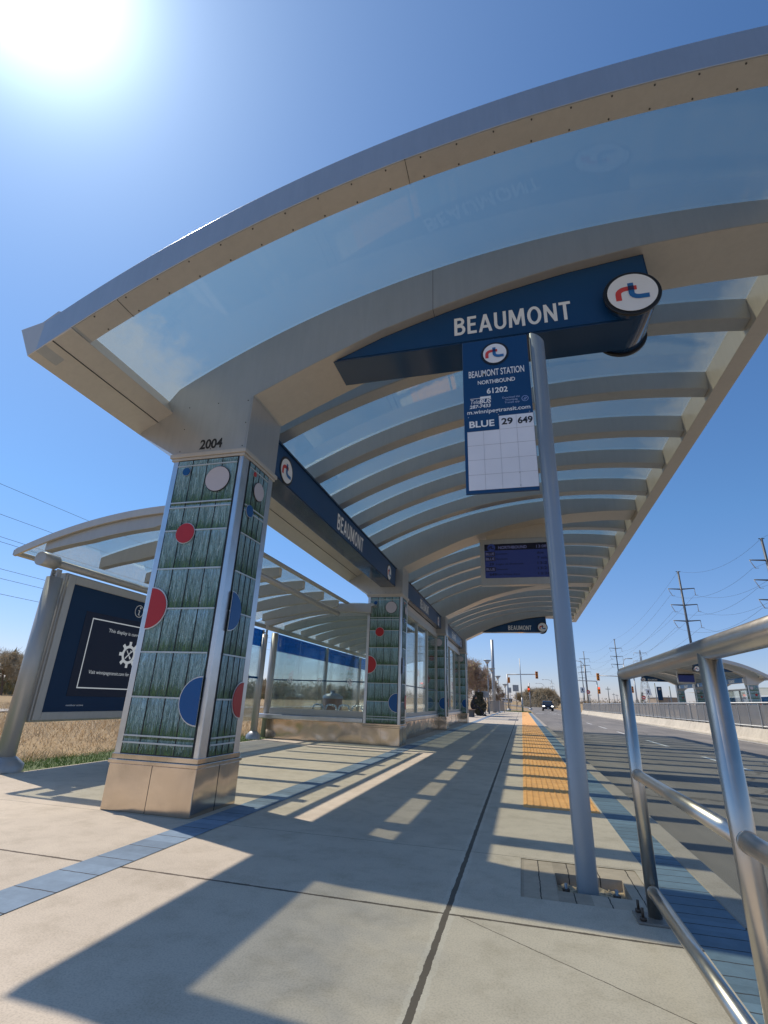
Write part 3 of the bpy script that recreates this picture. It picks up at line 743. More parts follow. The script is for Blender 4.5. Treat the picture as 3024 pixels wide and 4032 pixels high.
def make_canopy(label):
    root = thing('station_canopy', label, 'canopy', (-2.76, 3.93, 0), 'arched station canopies')
    g = MB().strip(lin(-3.62, 2.62, 40), lambda x: arc(x) + .024, lambda x: arc(x) + .012, YN + .03, YF - .03)
    g.build('roof_glass', 'roofglass', root)
    ribs = []
    for i in range(3): ribs += [YC[i] + o for o in (1.15, 2.40, 3.46, 4.53, 5.72)]
    for y in ribs:
        g = MB().strip(lin(-3.33, 2.50, 36), lambda x: arc(x) + .01, lambda x: arc(x) - .24, y, y + .20)
        g.strip(lin(-3.25, 2.50, 36), lambda x: arc(x) - .2385, lambda x: arc(x) - .246, y + .006, y + .194)
        g.build('rib', 'panel', root, bev=.004)
    for nm, a, b in (('front_frame', YN, YN + .19), ('rear_frame', YF - .2, YF)):
        g = MB().strip(lin(-3.57, 2.50, 40), lambda x: arc(x) + .035, lambda x: arc(x) - .249, a - .003, b)
        fr = g.build(nm, 'panel', root, bev=.004)
        if nm == 'front_frame':
            MB().strip(lin(-3.25, 2.49, 40), lambda x: arc(x) - .2502, lambda x: arc(x) - .254, a + .006, b - .004).build('soffit_strip', 'soffit', fr)
            for k in range(22):
                x = -3.1 + k * .262
                for yy in (a + .022, b - .022): MB().tube((x, yy, arc(x) - .253), (x, yy, arc(x) - .260), .006, 7).build('screw', 'seam', fr)
            g = MB().strip([-.595, -.591], lambda x: arc(x) + .03, lambda x: arc(x) - .256, a - .0015, b + .002)
            g.strip([-2.9, -2.896], lambda x: arc(x) - .1, lambda x: arc(x) - .256, a + .004, b + .002)
            g.build('seam', 'seam', fr)
    prof = [(XL, 3.31), (-3.27, arc(-3.27) - .26), (-3.40, 3.705), (-3.47, 3.73), (-3.60, 3.64), (-3.81, 3.60)]
    gt = MB().prism(prof, YN + .0, YF, 'y').build('gutter', 'soffit', root, bev=.004)
    sx = -3.43; sz = 3.31 + (sx - XL) / (XL + 3.27) * -(arc(-3.27) - .25 - 3.31)
    MB().box(sx - .003, sx + .003, YN + .004, YF - .004, sz - .012, sz + .01).build('seam', 'seam', gt)
    g = MB().prism([(2.50, 4.55), (2.70, 4.55), (2.70, arc(2.7) + .05), (2.50, arc(2.5) + .008)], YN, YF, 'y')
    g.build('edge_beam', 'soffit', root, bev=.004)
    for i, y0 in enumerate(YC):
        up = [(x, arc(x) + .006) for x in reversed(lin(-3.25, 2.50, 36))]
        lo = [(x, bbot(x)) for x in lin(-2.37, 2.50, 30)]
        poly = [(-3.62, 3.30), (-3.14, 3.012), (-2.37, 3.012)] + lo + up
        g = MB().prism(poly, y0, y0 + .60, 'y')
        bm = g.build('main_beam', 'panel', root)
        g = MB().strip(lin(-2.35, 2.49, 30), lambda x: bbot(x) - .0005, lambda x: bbot(x) - .004, y0 + .004, y0 + .596)
        g.build('beam_soffit', 'soffit', bm)
        if i == 0:
            MB().strip([-.595, -.591], lambda x: arc(x), lambda x: bbot(x) - .006, y0 - .0015, y0 + .5).build('seam', 'seam', bm)
        make_column(root, y0, i == 0)
    return root
canopy = make_canopy('long arched glass and champagne metal canopy over the near platform on art glass columns')
OPX, OPY = 15.6, 45.2
opp = copy_tree(canopy); opp.scale = (-1, 1, 1); opp.location = (OPX + 2.76, 3.93 + OPY, 0)
for _c in opp.children_recursive:
    if _c.name.startswith('lettering'): bpy.data.objects.remove(_c)
opp['label'] = 'distant arched station canopy on the opposite platform behind the barrier fence'

# ---- hanging arch signs
def arch_sign(y0, flip, ox, oy, label, zoom=1):
    X = (lambda x: OPX - x) if flip else (lambda x: x)
    t = thing('arch_sign', label, 'station sign', (X(1.28), y0 + .3 + oy, 3.96), 'wedge station name signs under the canopy arches')
    y = y0 + oy; a, b = y + .09, y + .49
    top = [(x, bbot(x) - .006) for x in lin(-1.60, 1.28, 18)]
    poly = [(X(p[0]), p[1]) for p in ([(-1.60, 3.945), (1.11, 3.945), (1.24, 4.0), (1.30, 4.14)] + list(reversed(top)))]
    body = MB().prism(poly, a + .006, b, 'y').build('sign_body', 'bluegloss', t, bev=.004)
    fp = [(X(p[0]), p[1]) for p in ([(-1.56, 3.965), (1.11, 3.965), (1.23, 4.02), (1.28, 4.14)] + [(x, bbot(x) - .02) for x in reversed(lin(-1.56, 1.268, 18))])]
    MB().prism(fp, a, a + .008, 'y').build('sign_face', 'blue', t)
    cx = X(1.11); cz = 4.15
    g = MB().tube((cx, a - .06, cz), (cx, b + .05, cz), .205, 40); g.build('drum', 'bluegloss', t, bev=.003)
    for (ya, yb) in ((a - .085, a - .06), (b + .05, b + .08)):
        g = MB().tube((cx, ya, cz), (cx, yb, cz), .228, 44); g.build('drum_rim', 'black', t, bev=.005)
    logo(t, (cx, a - .0855, cz), .196, 'front', False)
    c = X(.11)
    caps(MB(), 'BEAUMONT', (c, a - .003, 4.04), 1.03, .20).build('lettering', 'lwhite', t)
    return t
arch_sign(YC[0], False, 0, 0, 'large navy wedge sign reading BEAUMONT under the nearest canopy arch')
arch_sign(YC[3], False, 0, 0, 'small far navy wedge sign reading BEAUMONT at the far end of the near canopy')
arch_sign(YC[0], True, 0, OPY, 'navy wedge sign under the near arch of the opposite canopy, mostly behind the handrail post')
arch_sign(YC[3], True, 0, OPY, 'small navy wedge sign at the far end of the opposite canopy')

# ---- fascia signs along the columns
def fascia(i, flip, oy, label):
    y0, y1 = YC[i] + .602 + oy, YC[i + 1] - .002 + oy
    sx = (lambda x: OPX - x) if flip else (lambda x: x)
    t = thing('fascia_sign', label, 'station sign', (sx(-2.7), (y0 + y1) / 2, 3.17), 'long name signs between the columns')
    x0, x1 = sorted((sx(-2.87), sx(-2.54)))
    MB().box(x0, x1, y0, y1, 3.165, 3.575).build('sign_box', 'bluegloss', t, bev=.004)
    xf = sx(-2.53); a, b = sorted((xf, sx(-2.54)))
    MB().box(a, b, y0 + .012, y1 - .012, 3.18, 3.562).build('sign_face', 'blue' if not flip else 'lblue', t)
    MB().box(*sorted((sx(-2.545), sx(-2.505))), y0, y1, 3.562, 3.585).build('top_trim', 'bluegloss', t)
    if not flip:
        logo(t, (y0 + .545, xf + .001, 3.335), .175, 'side')
        logo(t, (y1 - .60, xf + .001, 3.335), .175, 'side')
        caps(MB(), 'BEAUMONT', ((y0 + y1) / 2 - .08, xf + .004, 3.222), 1.32, .25, 'side').build('lettering', 'lwhite', t)
    else:
        for yy in (y0 + .545, y1 - .60):
            MB().tube((xf - .012, yy, 3.335), (xf + .001, yy, 3.335), .175, 30).build('logo_disc', 'white', t)
        g = caps(MB(), 'BEAUMONT', (.66, 0, 3.222), 1.32, .25, 'side')
        ym = (y0 + y1) / 2
        g.v = [(xf - .004 - abs(v[0]), ym + .66 - v[1], v[2]) for v in g.v]
        g.build('lettering', 'lwhite', t)
    return t
for i, l_ in enumerate(('long navy sign board reading BEAUMONT between the first and second columns', 'long navy sign board between the second and third columns', 'foreshortened navy sign board between the third and last columns')): fascia(i, False, 0, l_)
for i, l_ in enumerate(('blue name board between the two nearest columns of the opposite station', 'blue name board in the middle of the opposite station', 'blue name board between the two farthest columns of the opposite station')): fascia(i, True, OPY, l_)

# ---- departure displays
def display(flip, oy, label):
    X = (lambda x: OPX - x) if flip else (lambda x: x)
    y = YC[1] + .30 + oy
    t = thing('departure_display', label, 'display', (X(.08), y, 3.22), 'departure displays under the second arch')
    def bx(g, a, b, *r): return g.box(*sorted((X(a), X(b))), *r)
    bx(MB(), -.70, .87, y, y + .16, 3.22, 4.255).build('housing', 'panel', t, bev=.01)
    bx(MB(), -.55, .72, y + .04, y + .14, 4.257, 4.60).build('bracket', 'soffit', t)
    bx(MB(), -.60, .78, y - .004, y + .002, 3.375, 4.135).build('screen', 'screen', t)
    bx(MB(), -.60, .78, y - .006, y - .0042, 3.99, 4.135).build('header_bar', 'screend', t)
    if not flip:
        logo(t, (-.45, y - .008, 4.055), .085, 'front', False, M['screen'].name and 'screen', ('screend', 'screend', 'screend'))
        q = emit('led dim text', (.05, .055, .12), .9)
        text(MB(), 'NORTHBOUND', (-.30, y - .008, 4.02), .60, .062, bold=.02).build('lettering', q, t)
        text(MB(), '13:08', (.50, y - .008, 4.02), .21, .062).build('lettering', q, t)
        g = MB(); h = MB(); w_ = MB()
        for k, (rt, ds, tm) in enumerate((('BLUE', 'Downtown', 'due'), ('BLUE', 'Downtown', '7 min'), ('29', 'Logan via Sherbrook', '13:21'), ('BLUE', 'Downtown', '13:23'), ('649', 'Fort Whyte Alive', '13:26'))):
            z = 3.885 - k * .115
            if rt == 'BLUE':
                h.box(-.588, -.375, y - .0065, y - .0042, z - .018, z + .076)
                text(w_, rt, (-.575, y - .0085, z), .185, .058, bold=.02)
            else: text(g, rt, (-.51, y - .0085, z), .05 * len(rt), .058, bold=.02)
            text(g, ds, (-.355, y - .0085, z + .006), .030 * len(ds), .038, bold=.01)
            text(g, tm, (.50, y - .0085, z), .048 * len(tm), .055, bold=.01)
        h.build('route_box', 'screend', t); g.build('lettering', 'screend', t); w_.build('lettering', q, t)
    return t
display(False, 0, 'departure display with a dim blue screen hanging under the second arch of the near canopy')
display(True, OPY, 'dark departure display hanging in the opposite canopy')

# ------------------------------------------------------------------ stop sign pole
t = thing('stop_sign', 'tall grey pole with a navy and white route board standing beside the handrail', 'bus stop sign', (.255, 3.18, 0))
def dpoly(r, flat=.72, n=20, top=0):
    pts = []
    for k in range(n):
        a = 2 * math.pi * k / n; x, y_ = r * math.cos(a), r * math.sin(a)
        pts.append((max(x, -r * flat), y_))
    return pts
g = MB(); pts = dpoly(.060); n = len(pts); cx, cy = .262, 3.20
zt = [3.50 - (p[0] + .06) * .75 for p in pts]
g.v = [(cx + p[0], cy + p[1], -.05) for p in pts] + [(cx + p[0], cy + p[1], z) for p, z in zip(pts, zt)]
for k in range(n): g.f.append((k, (k + 1) % n, n + (k + 1) % n, n + k)); g.sm.add(k)
g.f.append(tuple(n + k for k in range(n)))
pl_ = g.build('pole', 'polepaint', t)
me = pl_.data
MB().tube((cx, cy, -.055), (cx, cy, -.01), .045, 12).build('pole_foot', 'darkpole', t)
xa, xb, zb_, zt_ = -.288, .200, 2.20, 3.485; yf = 3.165
bd = MB().box(xa, xb, yf, yf + .022, zb_, zt_).build('board', 'blue', t, bev=.004)
MB().box(xa + .022, xb - .002, yf - .003, yf, 2.225, 2.795).build('route_grid', 'grid', bd)
MB().box(xa + .018, -.040, yf - .0045, yf - .0028, 2.685, 2.80).build('blue_tile', 'blue', bd)
g = MB()
for z in (2.685, 2.57, 2.455, 2.34): g.box(xa + .022, xb - .002, yf - .0042, yf - .0031, z - .0009, z + .0009)
for x, z1 in ((-.152, 2.685), (-.038, 2.795), (.081, 2.795)): g.box(x - .0009, x + .0009, yf - .0042, yf - .0031, 2.225, z1)
g.build('tile_gap', 'gridl', bd)
g = MB()
for x, z in ((-.255, 2.806), (-.04, 2.806), (.175, 2.806), (.08, 2.335), (.08, 2.24)): disc(g, (x, yf - .004, z), .004, 'front', 8, .002)
g.build('rivet', 'galv', bd)
logo(bd, (-.043, yf - .001, 3.345), .103, 'front')
g = MB(); yy = yf - .0025
text(g, 'BEAUMONT STATION', (-.243, yy, 3.150), .405, .056, bold=.012)
text(g, 'NORTHBOUND', (-.178, yy, 3.082), .270, .032, bold=.02)
text(g, '61202', (-.115, yy, 2.996), .150, .043, bold=.025)
text(g, 'Tele', (-.240, yy, 2.917), .066, .036, italic=.15)
text(g, 'BUS', (-.172, yy, 2.917), .082, .034, bold=.03, italic=.15)
text(g, '287-7433', (-.244, yy, 2.880), .150, .026, bold=.03, italic=.15)
g.box(-.238, -.165, yy - .0005, yy, 2.960, 2.964); g.box(-.165, -.088, yy - .0005, yy, 2.955, 2.974)
text(g, 'm.winnipegtransit.com', (-.262, yy, 2.832), .445, .032, bold=.014)
g.build('lettering', 'lwhite', bd)
g = MB()
text(g, 'Download the', (-.006, yy, 2.937), .122, .015, bold=.005)
text(g, 'Winnipeg', (.012, yy, 2.916), .088, .015, bold=.005)
text(g, 'Transit app', (.008, yy, 2.894), .104, .015, bold=.005)
g.build('lettering', plain('pale blue ink', (.35, .42, .6), .5), bd)
g = ring(MB(), (.152, yy, 2.920), .020, .024); stroke(g, [(-.6, -.35), (.0, -.45), (.6, .4)], .25, (.152, yy, 2.92), .02, 'front'); stroke(g, [(-.5, -.4), (.1, .5), (.6, .3)], .2, (.152, yy, 2.92), .02, 'front')
g.build('app_mark', plain('app blue', (.25, .35, .62), .5), bd)
g = MB()
text(g, '29', (-.022, yf - .0045, 2.722), .078, .048, bold=.028); text(g, '649', (.090, yf - .0045, 2.718), .102, .048, bold=.028)
g.build('lettering', 'black', bd)
text(MB(), 'BLUE', (-.250, yf - .006, 2.718), .178, .050, bold=.028).build('lettering', 'lwhite', bd)

# ------------------------------------------------------------------ handrail
HX = .51
t = thing('handrail', 'satin steel pipe handrail with three rails at the right edge of the platform', 'handrail', (HX, 1.6, 0))
def tubeobj(name, p, q, r, par=t, n=24): return MB().tube(p, q, r, n).build(name, 'rail', par)
p1, p2, p3 = 2.86, 1.60, .34
g = MB().tube((HX, p1, 1.02), (HX, p3, 1.02), .030, 28).ball((HX, p1, 1.02), .0299, 20).ball((HX, p3, 1.02), .0299, 20); g.build('top_rail', 'rail', t)
for y in (p1, p2, p3):
    po = tubeobj('post', (HX, y, .006), (HX, y, 1.015), .0285)
    MB().prism([(HX - .085, y - .085), (HX + .085, y - .085), (HX + .085, y + .055), (HX - .085, y + .055)], .0, .010, 'z').build('base_plate', plain('plate steel', (.30, .26, .22), .5, .4), po, bev=.003)
    for dx, dy in ((-.06, -.06), (-.06, .035), (.06, -.06)):
        MB().tube((HX + dx, y + dy, .010), (HX + dx, y + dy, .022), .014, 6).tube((HX + dx, y + dy, .022), (HX + dx, y + dy, .055), .006, 8).build('bolt', 'bolt', po)
for z in (.565, .105):
    for a, b in ((p1, p2), (p2, p3)):
        g = MB().tube((HX, a, z), (HX, b, z), .0235, 24)
        g.build('mid_rail' if z > .3 else 'low_rail', 'rail', t)
for z in (.565, .105):
    for y in (p1, p2): MB().tube((HX, y - .034, z), (HX, y - .026, z), .0265, 20).build('weld', 'rail', t)

# ------------------------------------------------------------------ shelter at the left
def arc2(x): return 2.77 - (6 - math.sqrt(36 - (x + 3.5) ** 2))
SXL, SXR = -5.72, -3.50
t = thing('open_shelter', 'open side shelter with curved glass roof on round grey posts left of the near column', 'shelter', (-5.4, 7.2, 0))
MB().strip(lin(SXL + .02, SXR - .02, 16), lambda x: arc2(x) + .02, lambda x: arc2(x) + .008, 4.36, 10.0).build('roof_glass', 'shglass', t)
for y in (4.36, 5.18, 6.05, 6.98, 7.92, 8.86, 9.72):
    d = .16
    g = MB().strip(lin(SXL + .40, SXR - .12, 14), lambda x: arc2(x) + .006, lambda x: arc2(x) - (.10 + .10 * min(1, (x - SXL) / 1.0, (SXR - x) / .35)), y, y + .10)
    g.build('rib', 'shelter', t, bev=.003)
for xx, nm in ((SXL, 'eave_trim'), (SXR, 'ridge_trim')):
    MB().prism([(xx - .03, arc2(xx) - .035), (xx + .04, arc2(xx) - .03), (xx + .04, arc2(xx) + .005), (xx - .03, arc2(xx) + .03)], 4.33, 10.03, 'y').build(nm, 'shelter', t)
MB().strip(lin(SXL, SXR, 16), lambda x: arc2(x) + .035, lambda x: arc2(x) - .05, 4.32, 4.352).build('front_trim', 'soffit', t)
MB().tube((-5.40, 4.62, 2.27), (-5.40, 10.0, 2.27), .048, 16).tube((-5.40, 4.40, 2.275), (-5.40, 4.62, 2.275), .082, 24).build('purlin', 'shelter', t)
MB().tube((-3.62, 4.42, 2.50), (-3.62, 9.8, 2.50), .05, 14).build('purlin', 'shelter', t)
def sh_post(par, x, y, r=.085, top=2.10, flange=True):
    po = MB().tube((x, y, .03), (x, y, top), r, 24).build('post', 'shelter', par)
    if flange: MB().lathe((x, y, 0), [(r * 2.1, 0), (r * 2.1, .07), (r * 1.15, .14), (r * .9, .15)]).build('post_collar', 'galv', po)
    MB().box(x - .05, x - .03, y - .03, y + .03, top, top + .10).box(x + .03, x + .05, y - .03, y + .03, top, top + .10).tube((x - .06, y, top + .04), (x + .06, y, top + .04), .014, 8).build('post_bracket', 'galv', po)
sh_post(t, -5.40, 4.66, .09); sh_post(t, -5.40, 10.08, .07); sh_post(t, -5.40, 7.55, .06)
MB().box(-5.408, -5.396, 7.62, 9.98, .35, 1.83).build('glass_pane', 'glass', t)
MB().box(-5.408, -5.396, 7.62, 9.98, 1.832, 2.18).build('blue_film', 'film', t)
MB().box(-5.395, -5.392, 7.62, 9.98, 1.17, 1.21).build('safety_strip', 'film', t)

# information kiosk
K = -5.33
t = thing('information_kiosk', 'grey framed information kiosk with navy panel and dark screen at the left edge', 'kiosk', (-5.42, 6.07, 0))
fr = MB().box(-5.50, K - .03, 4.78, 7.37, .477, 2.195).build('frame', 'shelter', t, bev=.02)
for r_ in ((4.80, 4.90, .497, 2.175), (7.24, 7.35, .497, 2.175), (4.90, 7.24, .497, .585), (4.90, 7.24, 2.075, 2.175)): MB().box(K - .03, K, *r_).build('frame_lip', 'shelter', t, bev=.006)
MB().box(K - .03, K - .018, 4.90, 7.24, .585, 2.075).build('navy_panel', 'knavy', t)
MB().box(K - .019, K - .014, 5.19, 6.95, .76, 1.79).build('screen', 'kscreen', t)
F_ = K - .0125
g = MB()
for (a, b, c, d) in ((5.31, 6.83, .855, .869), (5.31, 6.83, 1.706, 1.72), (5.31, 5.324, .869, 1.706), (6.816, 6.83, .869, 1.706)): g.box(F_ - .001, F_, a, b, c, d)
text(g, 'This display is currently offline', (6.07, F_, 1.578), .90, .044, 'side', 0, anchor='C')
text(g, 'Visit winnipegtransit.com for schedule information', (6.07, F_, 1.035), 1.26, .044, 'side', 0, anchor='C')
gc = (6.07, F_, 1.32)
pts = []
for k in range(8):
    a = k * math.pi / 4
    for da, r in ((-.30, .125), (-.17, .13), (-.13, .178), (.13, .178), (.17, .13)):
        pts.append((a + da, r))
for k in range(len(pts)):
    (a, r), (b, r2) = pts[k], pts[(k + 1) % len(pts)]
    q = [(gc[0] + math.sin(a) * .09, gc[2] + math.cos(a) * .09), (gc[0] + math.sin(b) * .09, gc[2] + math.cos(b) * .09), (gc[0] + math.sin(b) * r2, gc[2] + math.cos(b) * r2), (gc[0] + math.sin(a) * r, gc[2] + math.cos(a) * r)]
    g.face([(F_, *w) for w in q])
stroke(g, [(-.7, -.7), (.6, .6)], .22, gc, .08, 'side'); stroke(g, [(-.6, .7), (.55, -.6)], .16, gc, .08, 'side')
stroke(g, [(.3, .75), (.62, .45), (.85, .75)], .18, gc, .08, 'side'); stroke(g, [(.3, -.35), (.62, -.68)], .32, gc, .08, 'side')
g.build('screen_text', 'ktext', t)
g = ring(MB(), (6.10, F_ + .004, 1.935), .078, .088, 'side')
disc(g, (6.115, F_ + .003, 1.985), .016, 'side', 16, .001); stroke(g, [(-.25, .22), (.08, .22), (-.08, -.48), (.2, -.48)], .24, (6.10, F_ + .004, 1.925), .085, 'side')
g.build('info_mark', 'lwhite', t)
g = text(MB(), 'outdoor active', (5.22, K - .0165, .648), .26, .020, 'side', .01); g.build('lettering', 'lwhite', t)

# ------------------------------------------------------------------ glass waiting room
t = thing('waiting_room', 'glazed waiting room with stainless base walls and blue film band behind the columns', 'waiting room', (-4.1, 17, 0))
EY0, EY1, BX, FX = 10.40, 23.7, -5.45, -2.62
MB().strip(lin(SXL, -2.95, 18), lambda x: arc2(x) + .02, lambda x: arc2(x) + .008, 10.14, EY1 + .3).build('roof_glass', 'shglass', t)
y = 10.14
while y < EY1 + .3:
    MB().strip(lin(SXL + .25, -3.0, 16), lambda x: arc2(x) + .006, lambda x: arc2(x) - .18, y, y + .12).build('rib', 'shelter', t, bev=.003); y += 1.0
for xx, nm in ((SXL, 'eave_trim'), (-2.97, 'ridge_trim')):
    MB().prism([(xx - .03, arc2(xx) - .035), (xx + .04, arc2(xx) - .03), (xx + .04, arc2(xx) + .005), (xx - .03, arc2(xx) + .03)], 10.12, EY1 + .3, 'y').build(nm, 'shelter', t)
MB().tube((-5.40, 10.12, 2.27), (-5.40, EY1, 2.27), .055, 14).build('purlin', 'shelter', t)
# near base wall and cap
MB().box(-5.30, -3.16, EY0 + .02, EY0 + .22, 0, .385).build('base_wall', 'steel', t, bev=.004)
MB().box(-5.62, -3.155, EY0 - .02, EY0 + .24, .387, .475).build('wall_cap', 'trim', t, bev=.012)
MB().box(-5.30, -3.17, EY0 + .08, EY0 + .16, .477, .60).build('sill', 'shelter', t, bev=.004)
def gx(x0, x1, nm='glass_pane'):
    MB().strip([x0, x1], lambda x: arc2(x) - .19, lambda x: .602, EY0 + .114, EY0 + .126).build(nm, 'glass', t)
gx(-5.29, -4.72); gx(-4.715, -4.05); gx(-4.045, -3.17)
g = MB().box(-5.29, -3.17, EY0 + .105, EY0 + .112, 1.165, 1.190)
st_ = g.build('safety_strip', plain('strip blue', (.012, .06, .13), .4), t)
for cx in (-4.89, -4.20, -3.51):
    g = ring(MB(), (cx, EY0 + .101, 1.178), .047, .058, 'front', 24); stroke(g, [(-.6, .6), (.6, -.6)], .2, (cx, EY0 + .101, 1.178), .055, 'front')
    g.box(cx - .028, cx + .022, EY0 + .101, EY0 + .103, 1.172, 1.184); g.build('no_smoking_mark', 'lwhite', t)
# back wall
for y in (10.66, 14.05, 17.3, 20.5, 23.6): MB().tube((BX, y, .0), (BX, y, 2.2), .055 if y > 11 else .075, 18).build('post', 'shelter', t)
for a, b in ((10.75, 13.98), (14.12, 17.23), (17.37, 20.43), (20.57, 23.5)):
    MB().box(BX - .006, BX + .006, a, b, .40, 1.815).build('glass_pane', 'glass', t)
    MB().box(BX - .006, BX + .006, a, b, 1.817, 2.20).build('blue_film', 'film', t)
MB().box(BX - .05, BX + .05, 10.75, 23.5, .0, .39).build('base_wall', 'steel', t)
# platform side walls between columns
for i in (1, 2):
    a, b = YC[i] + .62, YC[i + 1] - .03
    MB().box(FX - .16, FX, a, b, 0, .385).build('base_wall', 'steel', t, bev=.004)
    MB().box(FX - .20, FX + .03, a, b, .387, .475).build('wall_cap', 'trim', t, bev=.01)
    MB().box(FX - .11, FX - .04, a, b, .477, .56).build('sill', 'shelter', t)
    MB().box(FX - .14, FX - .02, a, b, 2.86, 3.0).build('head_beam', 'shelter', t, bev=.004)
    MB().box(FX - .12, FX - .06, a, b, 3.0, 3.15).build('head_infill', 'soffit', t)
    ms = [a + .03, a + 2.62, a + 4.2, b - .03]
    for m_ in ms: MB().box(FX - .115, FX - .035, m_ - .03, m_ + .03, .56, 2.86).build('mullion', 'shelter', t, bev=.004)
    for p, q in zip(ms[:-1], ms[1:]): MB().box(FX - .081, FX - .069, p + .03, q - .03, .562, 2.858).build('glass_pane', 'glass', t)
    MB().box(FX - .067, FX - .063, a + .06, b - .06, 1.17, 1.195).build('safety_strip', plain('strip blue', (.012, .06, .13), .4), t)

# seats and litter bin inside
t0 = thing('waiting_bench', 'row of curved steel seats just inside the glazed end wall', 'bench', (-3.8, 10.85, 0))
for k in range(4): pass
for k in range(5):
    x = -4.45 + k * .30
    g = MB(); prof = [(0, .45), (.0, .60), (.03, .68), (.08, .70), (.18, .70), (.23, .68), (.26, .60), (.26, .45)]
    g.path([(x + p[0], 10.85, p[1]) for p in prof], .018, 10); g.build('armrest', 'trim', t0)
MB().box(-4.45, -2.98, 10.68, 11.08, .41, .455).build('seat', 'trim', t0, bev=.01)
for x in (-4.3, -3.2): MB().box(x, x + .05, 10.75, 11.0, 0, .41).build('leg', 'trim', t0)
t0 = thing('litter_bin', 'brown round litter bin seen through the waiting room glass', 'bin', (-4.9, 13.3, 0))
MB().lathe((-4.9, 13.3, 0), [(.22, 0), (.25, .04), (.26, .8), (.25, .82)]).build('body', 'brown', t0)
MB().lathe((-4.9, 13.3, 0), [(.27, .82), (.27, .88), (.17, .94), (.07, .96), (.07, 1.02), (0, 1.03)]).build('lid', 'galv', t0)

# ------------------------------------------------------------------ opposite fence
t = thing('barrier_fence', 'long grey metal fence with perforated panels on top of the median barrier', 'fence', (8.66, 45, .3))
FXX = 8.66; bay = 4.25
ybs = [14.4 + bay * k for k in range(17)]
for y in ybs: MB().box(FXX - .035, FXX + .035, y - .03, y + .03, .30, 1.20).build('post', 'galv', t)
for a in ybs[:-1]:
    MB().box(FXX - .006, FXX + .006, a + .04, a + bay - .04, .40, 1.14).build('panel', 'perf', t)
    for k in (1, 2, 3): MB().box(FXX - .022, FXX + .022, a + bay * k / 4 - .018, a + bay * k / 4 + .018, .36, 1.18).build('baluster', 'galv', t)
MB().tube((FXX, ybs[0], 1.20), (FXX, ybs[-1], 1.20), .035, 10).build('top_rail', 'galv', t)
MB().tube((FXX, ybs[0], .37), (FXX, ybs[-1], .37), .028, 8).build('bottom_rail', 'galv', t)
g = MB(); y = ybs[0]
while y < ybs[-1]: g.box(FXX - .05, FXX + .05, y - .04, y + .04, .300, .345); y += 1.06
g.build('foot_block', 'darkpole', t)

# opposite station: glazed shelter behind its columns
t = thing('opposite_shelter', 'blue glazed shelter behind the columns of the opposite station', 'shelter', (OPX + 4.2, OPY + 13, 0))
def box_opp(x0, x1, *r): return MB().box(*sorted((OPX - x0, OPX - x1)), *r)
box_opp(-5.45, -5.43, OPY + 4.6, OPY + 23.5, .4, 1.8).build('glass_pane', 'glass', t)
box_opp(-5.45, -5.43, OPY + 4.6, OPY + 23.5, 1.2, 2.2).build('blue_film', 'film', t)
for a, b in ((YC[0] + .7, YC[1] - .1), (YC[1] + .7, YC[2] - .1)):
    box_opp(-3.0, -2.98, OPY + a, OPY + b, .5, 1.5).build('blue_film', 'film', t)
    box_opp(-3.0, -2.98, OPY + a, OPY + b, 1.5, 2.6).build('glass_pane', 'glass', t)
    box_opp(-3.05, -2.95, OPY + a, OPY + b, 0, .5).build('base_wall', 'steel', t)
    box_opp(-3.05, -2.95, OPY + a, OPY + b, 2.6, 2.72).build('head_beam', 'shelter', t)
    box_opp(-3.04, -2.94, OPY + (a + b) / 2 - .05, OPY + (a + b) / 2 + .05, .5, 2.6).build('mullion', 'shelter', t)
g = MB(); xx_ = lin(SXL, -3.0, 12)
for k in range(len(xx_) - 1):
    a, b = OPX - xx_[k], OPX - xx_[k + 1]; za, zb2 = arc2(xx_[k]), arc2(xx_[k + 1])
    g.face([(a, OPY + 3.2, za), (b, OPY + 3.2, zb2), (b, OPY + 23.5, zb2), (a, OPY + 23.5, za)])
    g.face([(a, OPY + 3.2, za - .1), (b, OPY + 3.2, zb2 - .1), (b, OPY + 3.2, zb2), (a, OPY + 3.2, za)])
g.build('roof', 'shglass', t)
# opposite stop poles, totem
for (xy, yy_, h, lab) in ((.2262, 68, 3.7, 'thin grey stop pole left of the totem on the opposite platform'), (.2488, 60, 3.1, 'thin pale stop pole right of the totem on the opposite platform')):
    tag(MB().tube((xy * yy_, yy_, 0), (xy * yy_, yy_, h), .05, 10).lathe((xy * yy_, yy_, 0), [(.12, 0), (.12, .04), (.05, .06)]).build('stop_pole', 'galv', org=(xy * yy_, yy_, 0)), lab, 'pole', 'thin poles on the opposite platform')
yy_ = 66; x = .2325 * yy_
t = thing('station_totem', 'tall narrow navy and tan totem sign on the opposite platform', 'totem sign', (x, yy_, 0))
MB().box(x - .25, x + .25, yy_, yy_ + .15, 0, 1.8).build('lower_panel', 'building', t)
MB().box(x - .25, x + .25, yy_ - .01, yy_ + .16, 1.8, 3.25).build('upper_panel', 'blue', t)
logo(t, (x, yy_ - .012, 3.0), .15, 'front')

